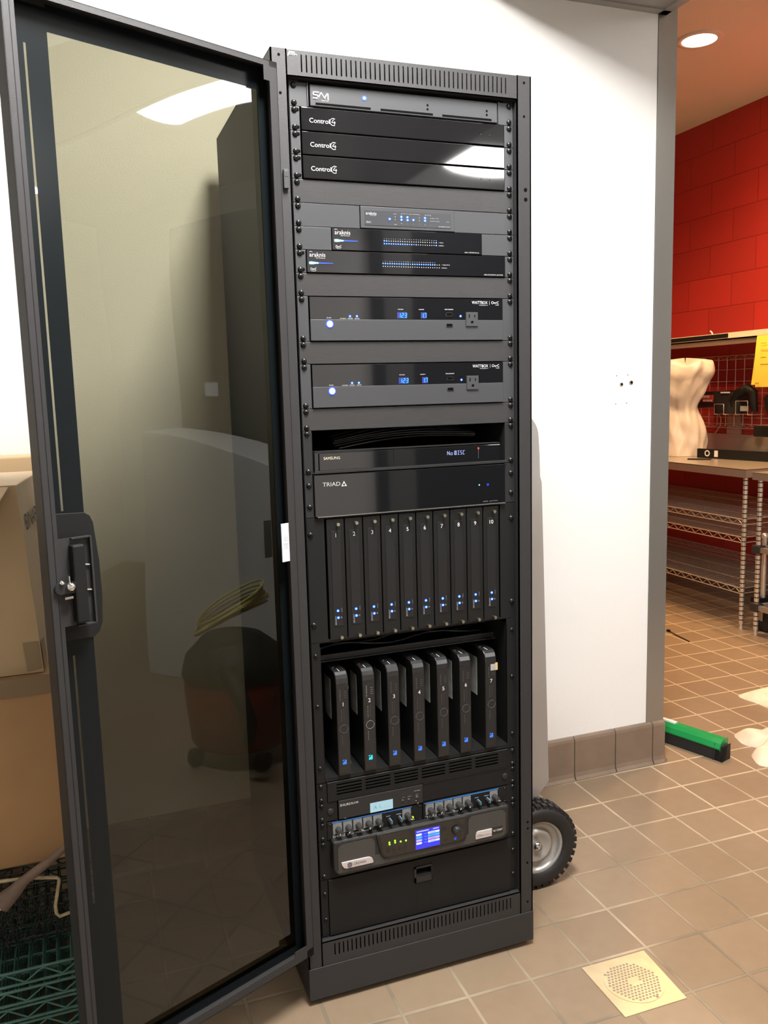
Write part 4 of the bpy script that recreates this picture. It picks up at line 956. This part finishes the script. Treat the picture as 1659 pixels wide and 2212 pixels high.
bc = thing('cardboard_box', (-1.05, .32, .79), 'light brown carton printed BINARY with a torn open front flap, on the orange-brown carton', 'cardboard box')
ang = math.radians(5.6); dxx, dyy = math.sin(ang), math.cos(ang)
FR, FB = Vector((-.787, .10, 1.174)), Vector((-.765, .10, .798))
Ld = .34
v = [Vector((-1.45, .11, .798)), FB, FB + Vector((dxx * Ld, dyy * Ld, 0)), Vector((-1.42, .11 + Ld, .798)), Vector((-1.45, .11, 1.174)), FR, FR + Vector((dxx * Ld, dyy * Ld, 0)), Vector((-1.42, .11 + Ld, 1.174))]
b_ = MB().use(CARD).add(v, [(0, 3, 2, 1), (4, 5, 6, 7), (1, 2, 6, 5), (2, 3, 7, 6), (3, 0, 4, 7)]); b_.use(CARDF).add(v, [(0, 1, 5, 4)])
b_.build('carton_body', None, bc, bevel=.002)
fp = MB().use(CARD).add([(-.800, .094, 1.172), (-1.2, .104, 1.172), (-1.2, .02, 1.075), (-.872, .030, 1.085), (-.858, .03, 1.10), (-.83, .045, 1.125)], [(0, 1, 2, 3, 4, 5)])
o = fp.build('torn_flap', CARD, bc); sm = o.modifiers.new('thick', 'SOLIDIFY'); sm.thickness = .004
tp = MB().use(TAPE).add([(-.800, .0975, .862), (-.772, .0985, .862), (-.7672, .0988, .806), (-.795, .0975, .803)], [(0, 1, 2, 3)])
def side(a, b): # along side face from front edge, height
    f = (b - .798) / (1.174 - .798); e = FB.lerp(FR, f); return (e.x + dxx * a + .0022 * dyy, e.y + dyy * a - .0022 * dxx, b)
tp.add([side(.0, .862), side(.045, .858), side(.045, .81), side(0, .803)], [(0, 1, 2, 3)]); tp.build('packing_tape', TAPE, bc)
tx = MB()
text(tx, 'BINARY', .036, 1.080, .032, .19, frame=side); tx.build('printed_logo', INK, bc)
cb2 = thing('cardboard_box', (-1.1, .30, .405), 'orange-brown carton lying flat below the torn carton, above the green wire shelves', 'cardboard box')
o = MB().box(-1.5, -.722, .085, .56, .405, .796).build('carton_body', CARDO, cb2, bevel=.004)
MB().box(-1.5, -.724, .082, .086, .758, .797).build('lid_edge', mat('carton_lid_edge', (.24, .17, .10), .8), cb2)
cb3 = thing('cardboard_box', (-1.1, .6, 0), 'pale smooth carton standing against the white wall behind the torn carton', 'cardboard box')
MB().box(-1.5, -.742, .575, .675, 0, 1.200).build('carton_body', mat('pale_cardboard', (.66, .47, .27), .8), cb3, bevel=.004)

def wire_shelf(z, label, x0=-1.42, x1=-.705, y0=-.02, y1=.40):
    t = thing('wire_shelf', ((x0 + x1) / 2, (y0 + y1) / 2, z), label, 'wire shelf', 'green wire shelves stacked on the floor')
    m1 = MB()
    for yy in (y0, y1):
        for zz in (z + .003, z + .030): m1.tube([(x0, yy, zz), (x1, yy, zz)], .0032, 6)
    for xx in (x0, x1):
        for zz in (z + .003, z + .030): m1.tube([(xx, y0, zz), (xx, y1, zz)], .0032, 6)
    m1.build('rim', GREEN, t)
    zg = []; n = int((x1 - x0) / .034)
    for i in range(n + 1): zg.append((x0 + (x1 - x0) * i / n, y0, z + (.005 if i % 2 else .028)))
    MB().tube(zg, .0024, 6).build('truss', GREEN, t); MB().tube([(a, y1, c) for a, _, c in zg], .0024, 6).build('truss', GREEN, t)
    m2 = MB(); n = 28
    for i in range(1, n):
        x = x0 + (x1 - x0) * i / n; m2.tube([(x, y0, z + .0335), (x, y1, z + .0335)], .0018, 5)
    for f in (.25, .5, .75): m2.tube([(x0, y0 + (y1 - y0) * f, z + .029), (x1, y0 + (y1 - y0) * f, z + .029)], .0026, 5)
    m2.build('deck_wires', GREEN, t)
    return t
for k in range(7):
    wire_shelf(.000 + .0365 * k, 'green coated wire shelf, %s of the stack on the floor' % ['lowest', 'second from the bottom', 'third from the bottom', 'fourth from the bottom', 'fifth from the bottom', 'second from the top', 'topmost'][k], y0=-.02 - .002 * (k % 3))
# black wire basket between the shelves and the cartons
bw = MB()
z0 = .2565
for i in range(30):
    x = -1.4 + .68 * i / 29
    bw.tube([(x, .075, z0 + .003), (x, .07, .40)], .0016, 5)
for j in range(6): bw.tube([(-1.41, .07, z0 + .003 + .028 * j), (-.72, .07, z0 + .003 + .028 * j)], .0022, 5)
bw.box(-1.41, -.72, .10, .40, .395, .404).box(-1.40, -.73, .39, .40, z0, .395).box(-.73, -.725, .10, .40, z0, .395).box(-1.41, -1.40, .10, .40, z0, .395)
tag(bw.build('wire_basket', BWIRE), 'black wire basket under the orange-brown carton', 'wire basket')
bs = MB()
for i in range(260):
    x = -.93 + .19 * random.random(); y_ = .055 + .012 * random.random(); z_ = .27 + .10 * random.random()
    dx_, dz_ = random.uniform(-.02, .02), random.uniform(-.05, .02)
    bs.tube([(x, y_, z_), (x + dx_ * .5, y_ - .006, z_ + dz_ * .5), (x + dx_, y_ - .004, z_ + dz_)], .0009, 4)
tag(bs.build('scouring_bristles', BWIRE), 'tangle of black bristles over the green wire shelf', 'bristles', kind='stuff')
rd = MB().tube([(-1.10, .045, .408), (-.878, .045, .404), (-.826, .045, .400), (-.772, .045, .388), (-.768, .045, .383), (-.769, .045, .376), (-.779, .045, .330), (-.7785, .045, .312), (-.773, .045, .304), (-.757, .045, .307), (-.70, .045, .309)], .0036, 8)
tag(rd.build('bent_rod', CREAM), 'bent cream coated metal rod hooked across the green wire shelves', 'metal rod')
br = thing('scrub_brush', (-.86, .03, .36), 'grimy brush with a tapered wooden handle lying aslant under the cartons', 'brush')
MB().tube([(-.730, .030, .470), (-.785, .030, .432), (-.830, .030, .404), (-.850, .030, .385), (-.875, .030, .366)], [.0055, .0085, .0105, .0150, .0200], 10).build('handle', WOODG, br)
MB().prism([(-.856, .390), (-.862, .366), (-.99, .310), (-.99, .345), (-.90, .372)], 'y', .020, .046).build('brush_head', WOODG, br, bevel=.002)
MB().prism([(-.858, .374), (-.862, .366), (-.99, .308), (-.99, .314)], 'y', .016, .019).build('metal_edge', ALU, br)

# ------------------------------------------------------------------ kitchen: work table
def truss_side(mb, x, y0, y1, z):
    mb.tube([(x, y0, z), (x, y1, z)], .0032, 6).tube([(x, y0, z - .030), (x, y1, z - .030)], .0032, 6)
    n = int((y1 - y0) / .036); mb.tube([(x, y0 + (y1 - y0) * i / n, z - (.002 if i % 2 else .028)) for i in range(n + 1)], .0026, 6)
def kleg(t, x, y, z1):
    l = MB().use(ZINC); l.tube([(x, y, .03), (x, y, z1)], .0128, 12)
    n = int((z1 - .06) / .0254)
    l.use(BLK)
    for i in range(n): l.lathe((x, y, .05 + .0254 * i), [(.0129, 0), (.0132, .001), (.0132, .004), (.0129, .005)], 'z', 12)
    o = l.build('leg', ZINC, t)
    MB().cyl((x, y, 0), .012, .012, 'z', 12).cyl((x, y, .012), .009, .02, 'z', 12).build('levelling_foot', ZINC, o)
def deck(t, z, x0, x1, y0, y1):
    d = MB(); truss_side(d, x0, y0, y1, z); truss_side(d, x1, y0, y1, z)
    for yy in (y0, y1): d.tube([(x0, yy, z), (x1, yy, z)], .0032, 6).tube([(x0, yy, z - .03), (x1, yy, z - .03)], .0032, 6)
    n = int((y1 - y0) / .022)
    for i in range(1, n):
        y_ = y0 + (y1 - y0) * i / n; d.tube([(x0, y_, z + .003), (x1, y_, z + .003)], .0013, 4)
    for f in (.25, .5, .75): d.tube([(x0 + (x1 - x0) * f, y0, z - .003), (x0 + (x1 - x0) * f, y1, z - .003)], .003, 5)
    d.build('wire_deck', ZINC, t)
TX0, TX1, TY0, TY1 = 2.648, 3.40, 1.846, 3.66
wt = thing('work_table', (3.02, 2.75, 0), 'long stainless work table with chrome wire decks against the red wall', 'table')
wm = MB().box(TX0, TX1, TY0, TY1, .868, .8745).box(TX0, TX0 + .004, TY0, TY1, .829, .8745).box(TX0, TX1, TY0, TY0 + .004, .829, .8745).box(TX0, TX1, TY1 - .004, TY1, .829, .8745)
wm.build('tabletop', STEELB, wt, bevel=.002)
MB().box(TX1, TX1 + .012, TY0, TY1, .829, .994).build('splashback', STEELB, wt)
for x in (TX0 + .022, TX1 - .03):
    for y_ in (TY0 + .022, TY1 - .03): kleg(wt, x, y_, .868)
for z_ in (.604, .507, .228): deck(wt, z_, TX0 + .012, TX1 - .03, TY0 + .022, TY1 - .03)
# second table nearer
w2 = thing('work_table', (3.02, 1.0, 0), 'second stainless work table cut off by the right edge of the view', 'table')
MB().box(2.640, 3.40, .55, 1.793, .860, .8655).box(2.640, 2.644, .55, 1.793, .826, .8655).box(2.640, 3.40, 1.789, 1.793, .826, .8655).build('tabletop', STEELB, w2, bevel=.002)
for x in (2.655, 3.36):
    for y_ in (1.748, .60): kleg(w2, x, y_, .860)
for z_ in (.462, .152):
    MB().box(2.642, 2.668, .6, 1.745, z_ - .014, z_ + .013).box(2.642, 3.36, 1.735, 1.760, z_ - .014, z_ + .013).build('cross_bar', STEELB, w2)
    MB().box(2.634, 2.680, 1.722, 1.775, z_ - .022, z_ + .022).build('corner_clamp', mat('dark_clamp', (.03, .03, .03), .45) if z_ > .3 else bpy.data.materials['dark_clamp'], w2, bevel=.004)
# a rolling post with caster behind
cr_ = thing('rolling_cart', (3.15, 2.42, 0), 'chrome rolling cart post with a black caster between the two tables', 'cart')
MB().tube([(2.76, 1.812, .18), (2.76, 1.812, .52)], .0135, 12).lathe((2.76, 1.812, .50), [(.0136, 0), (.019, .012), (.015, .028), (.0001, .032)], 'z', 12).build('post', ZINC, cr_)
MB().box(2.70, 3.30, 1.79, 1.835, .150, .180).build('base_bar', BLK, cr_)
cs = MB().use(STEEL).box(2.722, 2.726, 1.770, 1.800, .06, .15).box(2.760, 2.764, 1.770, 1.800, .06, .15)
cs.use(RUB).lathe((2.728, 1.775, .062), [(.030, 0), (.056, 0), (.061, .006), (.061, .024), (.056, .030), (.030, .030), (.0001, .028)], 'x', 24).lathe((2.728, 1.775, .062), [(.0001, 0), (.030, 0)], 'x', 24)
cs.build('caster', None, cr_)

# bag-covered machine
def bagf(u, v):
    a = 2 * math.pi * u
    zc = .876 + .60 * v
    k = 1.0 + .05 * math.sin(v * 9 + 1.0) - .20 * math.exp(-((v - .50) / .13) ** 2) + .16 * math.exp(-((v - .88) / .10) ** 2)
    if v > .96: k *= max(.05, 1 - ((v - .96) / .04) ** 2 * .95)
    rid = lambda t: 1 - 2 * abs((t % 1) - .5) * 2
    fold = 1 + .05 * rid(u * 7 + v * 1.1 + .2 * math.sin(5 * v)) + .025 * rid(u * 12 - v * 2.1) + .012 * rid(u * 4 + v * 5)
    r_ = .165 * k * fold
    x = 3.02 + .9 * r_ * math.cos(a) + .015 * math.sin(8 * v); y_ = 2.835 + 1.12 * r_ * math.sin(a) * (.86 + .14 * v) - .03 * max(0, v - .8) * 5
    return (x, y_, zc + .018 * rid(u * 6 + .2) * v)
bg = MB().sheet(bagf, 110, 60)
tag(bg.build('covered_machine', BAGM), 'tall machine wrapped in a creased white plastic bag on the table', 'covered machine')
tc_ = MB().box(2.99, 3.14, 2.36, 2.56, 1.0, 1.06)
lv = thing('spirit_level', (3.0, 2.35, .875), 'long black spirit level with two pale vials lying on the table', 'spirit level')
Lp, Lq = Vector((2.962, 2.588, 0)), Vector((3.075, 2.0, 0)); dd = (Lq - Lp).normalized(); nn = Vector((dd.y, -dd.x, 0)) * .022
if nn.x > 0: nn = -nn
def LV(a, o, z): q_ = Lp + dd * a + nn * o; return (q_.x, q_.y, z)
lm_ = MB().add([LV(0, 0, .8755), LV(.598, 0, .8755), LV(.598, -1, .8755), LV(0, -1, .8755), LV(0, 0, .931), LV(.598, 0, .931), LV(.598, -1, .931), LV(0, -1, .931)], [(0, 1, 2, 3), (4, 5, 6, 7), (0, 1, 5, 4), (1, 2, 6, 5), (2, 3, 7, 6), (3, 0, 4, 7)])
lm_.build('level_body', BLK, lv)
vi = MB().use(WHT)
for i in range(20):
    a0, a1 = math.pi * 2 * i / 20, math.pi * 2 * (i + 1) / 20
    vi.add([LV(.075 + .019 * math.cos(a0), .05, .905 + .019 * math.sin(a0)), LV(.075 + .019 * math.cos(a1), .05, .905 + .019 * math.sin(a1)), LV(.075 + .012 * math.cos(a1), .05, .905 + .012 * math.sin(a1)), LV(.075 + .012 * math.cos(a0), .05, .905 + .012 * math.sin(a0))], [(0, 1, 2, 3)])
vi.add([LV(.126, .05, .886), LV(.152, .05, .886), LV(.152, .05, .924), LV(.126, .05, .924)], [(0, 1, 2, 3)])
vi.build('vials', WHT, lv)
MB().prism([(2.815, 2.500), (2.90, 2.40), (2.935, 2.43), (2.85, 2.54)], 'z', .8755, .880).build('rubber_pad', BLK, None).name
o = bpy.data.objects['rubber_pad']; tag(o, 'small flat black pad beside the spirit level on the table', 'pad')

# wall shelf with ticket strip
ws = thing('wall_shelf', (3.3, 2.7, 1.60), 'stainless wall shelf on the red wall with a white and black front strip', 'shelf')
MB().box(3.15, 3.42, 1.75, 3.7, 1.590, 1.600).box(3.15, 3.154, 1.75, 3.7, 1.562, 1.600).build('shelf_board', STEELB, ws, bevel=.001)
MB().use(mat('white_strip', (.85, .8, .62), .5)).box(3.140, 3.150, 1.75, 3.7, 1.600, 1.633).use(BLK).box(3.1385, 3.1405, 2.548, 3.7, 1.603, 1.629).build('ticket_strip', None, ws)
MB().tube([(3.15, 2.695, 1.633), (3.152, 2.705, 1.646), (3.155, 2.72, 1.654)], .005, 6).build('paper_scrap', WHT, None)
tag(bpy.data.objects['paper_scrap'], 'small white scrap sticking up on the front of the wall shelf', 'scrap')
pp = thing('yellow_notice', (3.14, 2.2, 1.59), 'bright yellow printed sheets hanging from the wall shelf', 'notice')
MB().sheet(lambda u, v: (3.128 - .012 * math.sin(3 * v), 2.300 - .26 * u, 1.598 - .298 * v), 8, 8).build('front_sheet', YEL, pp)
MB().sheet(lambda u, v: (3.136 - .004 * v, 2.304 + .035 * v - .26 * u, 1.596 - .282 * v), 6, 8).build('rear_sheet', YEL, pp)
q = MB()
for i in range(4): q.box(3.1145, 3.1155, 2.215 - .03 * (i % 2), 2.255, 1.55 - .04 * i, 1.553 - .04 * i)
q.box(3.1155, 3.1165, 2.262, 2.292, 1.318, 1.326).build('printing', mat('orange_ink', (.5, .3, .04), .6), pp)

# wire grid on the wall with hanging gear
gd = thing('wall_grid', (3.40, 2.6, 1.05), 'chrome wire grid panel mounted on the red wall behind the table', 'wire grid')
g1 = MB()
for i in range(17): g1.tube([(3.39, 3.135 - .0775 * i, 1.045), (3.39, 3.135 - .0775 * i, 1.49)], .0022, 5)
for z_ in (1.414, 1.337, 1.26, 1.182, 1.105): g1.tube([(3.388, 1.9, z_), (3.388, 3.14, z_)], .0022, 5)
g1.build('grid_wires', ZINC, gd)
g2 = MB()
for zz in (1.050, 1.490):
    for d_ in (0, .026): g2.tube([(3.385, 1.9, zz + d_ - .013), (3.385, 3.14, zz + d_ - .013)], .0026, 5)
    n = 34; g2.tube([(3.385, 1.9 + 1.24 * i / n, zz + (.011 if i % 2 else -.011)) for i in range(n + 1)], .002, 5)
g2.build('truss_rails', ZINC, gd)
MB().box(3.398, 3.414, 2.70, 2.82, .995, 1.118).build('wall_bracket', STEELB, gd)
dv = thing('label_printer', (3.30, 2.72, 1.14), 'black handheld machine with a red label hooked on the wire grid', 'machine')
MB().prism([(2.985, 1.165), (2.985, 1.23), (2.91, 1.274), (2.74, 1.280), (2.60, 1.262), (2.58, 1.19), (2.60, 1.135), (2.79, 1.132), (2.80, 1.175)], 'x', 3.27, 3.37).build('body', mat('device_black', (.02, .022, .022), .35), dv, bevel=.006)
MB().tube([(3.30, 2.64, 1.15), (3.29, 2.645, 1.22), (3.28, 2.60, 1.262), (3.28, 2.52, 1.292), (3.29, 2.485, 1.27), (3.30, 2.478, 1.15)], [.026, .028, .03, .03, .026, .02], 10).build('curved_arm', BLK, dv)
MB().box(3.262, 3.268, 2.805, 2.903, 1.208, 1.254).build('red_label', REDS, dv)
q = MB()
for a_, b_2 in ((2.870, 2.898), (2.838, 2.862)): q.box(3.259, 3.262, a_, b_2, 1.235, 1.250)
for i in range(5): q.box(3.259, 3.262, 2.812 + .017 * i, 2.824 + .017 * i, 1.212, 1.222)
q.box(3.262, 3.27, 2.66, 2.735, 1.264, 1.272).build('pale_markings', WHT, dv)
MB().box(3.262, 3.268, 2.495, 2.560, 1.152, 1.184).build('display', STICK, dv)
hk = MB().use(ZINC)
for a_, b_2, zt_ in ((2.690, 2.775, 1.195), (2.485, 2.585, 1.215)):
    hk.tube([(3.38, a_, 1.13), (3.25, a_, 1.13), (3.25, a_, zt_), (3.25, b_2, zt_), (3.25, b_2, 1.13), (3.38, b_2, 1.13)], .003, 6)
tag(hk.build('wire_holder', ZINC), 'pair of bent chrome wire hooks cradling the black machine', 'wire holder')
q = MB().tube([(3.30, 2.86, 1.18), (3.30, 2.80, 1.15), (3.32, 2.79, 1.10), (3.33, 2.80, 1.06), (3.33, 2.85, 1.0)], .003, 6)
tag(q.build('thin_cord', mat('tan_cord', (.4, .25, .12), .5)), 'thin tan cord hanging from the black machine', 'cord')
tp_ = MB().lathe((3.31, 2.17, 1.225), [(.012, 0), (.022, 0), (.022, .02), (.012, .02), (.012, 0)], 'x', 16)
tag(MB().use(BLK).lathe((3.30, 2.30, 1.14), [(.0001, 0), (.05, .0), (.07, .03), (.075, .10), (.06, .11), (.0001, .10)], 'z', 18).box(3.27, 3.33, 2.25, 2.45, .998, 1.06).build('dark_canister', BLK), 'dark canister standing behind the spirit level by the splashback', 'canister')
o = bpy.data.objects['dark_canister']

# cable tie on the kitchen floor
ct_ = MB().tube([(2.290, 1.990, .006), (2.275, 1.90, .004), (2.262, 1.792, .003)], .0028, 6).box(2.283, 2.297, 1.984, 2.000, 0, .011)
tag(ct_.build('cable_tie', BLK), 'black cable tie lying on the kitchen floor tiles', 'cable tie')

# squeegee
sq = thing('floor_squeegee', (1.40, .75, 0), 'green floor squeegee with a thick black rubber blade beside the corner guard', 'squeegee')
P0, P1 = Vector((1.275, 1.045, 0)), Vector((1.418, .600, 0)); dq = (P1 - P0).normalized(); nq = Vector((-dq.y, dq.x, 0))   # nq toward +x
if nq.x < 0: nq = -nq
def SQ(a, o, z): q_ = P0 + dq * a + nq * o; return (q_.x, q_.y, z)
Ls = (P1 - P0).length
def slab(mb, a0, a1, pr):
    n = len(pr); vs = [SQ(a0, o_, z_) for o_, z_ in pr] + [SQ(a1, o_, z_) for o_, z_ in pr]
    mb.add(vs, [tuple(range(n)), tuple(range(2 * n - 1, n - 1, -1))] + [(i, (i + 1) % n, (i + 1) % n + n, i + n) for i in range(n)])
q = MB(); slab(q, 0, Ls, [(-.022, 0), (-.005, 0), (.012, .050), (-.010, .055)]); slab(q, Ls - .035, Ls, [(-.022, 0), (.03, .0), (.030, .055), (-.010, .055)])
q.build('rubber_blade', SQR, sq, bevel=.003)
q = MB(); slab(q, 0, Ls - .012, [(-.013, .036), (-.018, .042), (-.008, .060), (.006, .072), (.034, .072), (.034, .05), (.01, .04)])
slab(q, .12, Ls - .36, [(.0, .070), (.008, .088), (.026, .088), (.034, .070)])
q.build('squeegee_head', SQG, sq, bevel=.003)
q = MB(); slab(q, Ls - .32, Ls - .21, [(.008, .0715), (.010, .0765), (.026, .0765), (.028, .0715)]); plabel(q.build('price_label', WHT, sq), 'white label')
hx = SQ(.27, .015, .08)

hs_ = MB().tube([(1.262, .790, .10), (1.252, .800, .34)], .011, 10)
tag(hs_.build('white_tube', LABW), 'short white labelled tube leaning behind the corner guard above the squeegee', 'tube')

# towels
def towel(cx, cy, sx, sy, seed, label):
    rnd = random.Random(seed); ph = [rnd.uniform(0, 6) for _ in range(8)]
    def f(u, v):
        a = 2 * math.pi * u; edge = 1 + .22 * math.sin(3 * a + ph[0]) + .12 * math.sin(5 * a + ph[1]) + .05 * math.sin(11 * a + ph[2])
        r_ = v * edge; x = cx + sx * r_ * math.cos(a); y_ = cy + sy * r_ * math.sin(a)
        z_ = .055 * (1 - v ** 2.5) * (.45 + .55 * abs(math.sin(5 * v + 2 * a + ph[3])) * (.6 + .4 * math.cos(5 * a + ph[4]))) + .012 * (1 - v ** 6)
        return (x, y_, max(.0, z_))
    m_ = MB().sheet(f, 60, 22)
    return tag(m_.build('towel', TOWEL), label, 'towel', 'crumpled towels on the kitchen floor')
towel(2.085, .90, .19, .17, 3, 'crumpled white towel on the tiles, farther from the squeegee')
towel(1.70, .60, .17, .145, 11, 'crumpled cream towel on the tiles, nearer to the squeegee')

# ------------------------------------------------------------------ things seen only as reflections in the smoked pane, and the cut-off panel at the right edge
pn2 = thing('folding_panel', (.9, -.44, 0), 'dark green metal panel edge cut off at the lower right of the view', 'panel')
MB().box(.612, 1.15, -.45, -.425, .0, .98).build('panel_sheet', DGREEN, pn2, bevel=.002)
MB().box(.618, 1.15, -.424, -.418, .0, 1.0).build('panel_edge', BEIGE, pn2)
vc = thing('shop_vacuum', (.86, -.86, 0), 'dark red shop vacuum with black casters, mirrored in the smoked pane', 'vacuum')
MB().lathe((.86, -.86, 0), [(.0001, .07), (.15, .07), (.165, .09), (.175, .30), (.17, .34)], 'z', 28).build('tank', VACR, vc)
MB().lathe((.86, -.86, 0), [(.172, .335), (.18, .35), (.16, .41), (.09, .47), (.05, .48), (.0001, .48)], 'z', 28).build('motor_head', BLK, vc)
for a in (.6, 2.2, 3.8, 5.4): MB().cyl((.86 + .165 * math.cos(a), -.86 + .165 * math.sin(a) - .015, .035), .035, .03, 'y', 16).build('caster', BLK, vc)
MB().tube([(.70, -.78, .40), (.62, -.70, .36), (.60, -.66, .25), (.64, -.70, .16)], .022, 10).build('hose', BLK, vc)
cd = MB()
for k in range(7):
    ph = k * .9; cd.tube([(.86 + (.13 + .02 * math.sin(k)) * math.cos(a + ph) * (1 + .1 * math.sin(2 * a + k)), -.86 + .10 * math.sin(a + ph), .52 + .02 * k * .4 + .05 * math.sin(a + k)) for a in [2 * math.pi * i / 24 for i in range(24)]], .0035, 5, closed=True)
tag(cd.build('coiled_cord', CORD), 'loose coil of yellow cord lying on top of the shop vacuum', 'cord')
kb = thing('storage_cabinet', (2.3, -1.45, 0), 'tall dark cabinet with a small notice, mirrored in the smoked pane', 'cabinet')
MB().box(2.05, 2.6, -1.86, -.85, 0, 2.27).build('cabinet_body', mat('cabinet_dark', (.03, .032, .035), .5), kb, bevel=.004)
MB().box(2.046, 2.05, -1.70, -1.63, 1.285, 1.37).build('notice', LABW, kb)
gh = thing('domed_bin', (1.8, -1.35, 0), 'grey bin with an arched lid in front of the dark cabinet, mirrored in the pane', 'bin')
ap = [(-1.86, 0), (-1.86, 1.10)] + [(-1.86 + .9 * i / 10, 1.10 - .26 * (i / 10) ** 2) for i in range(1, 11)] + [(-.96, 0)]
MB().prism(ap, 'x', 1.66, 2.0).build('bin_body', GREYS, gh, bevel=.004)
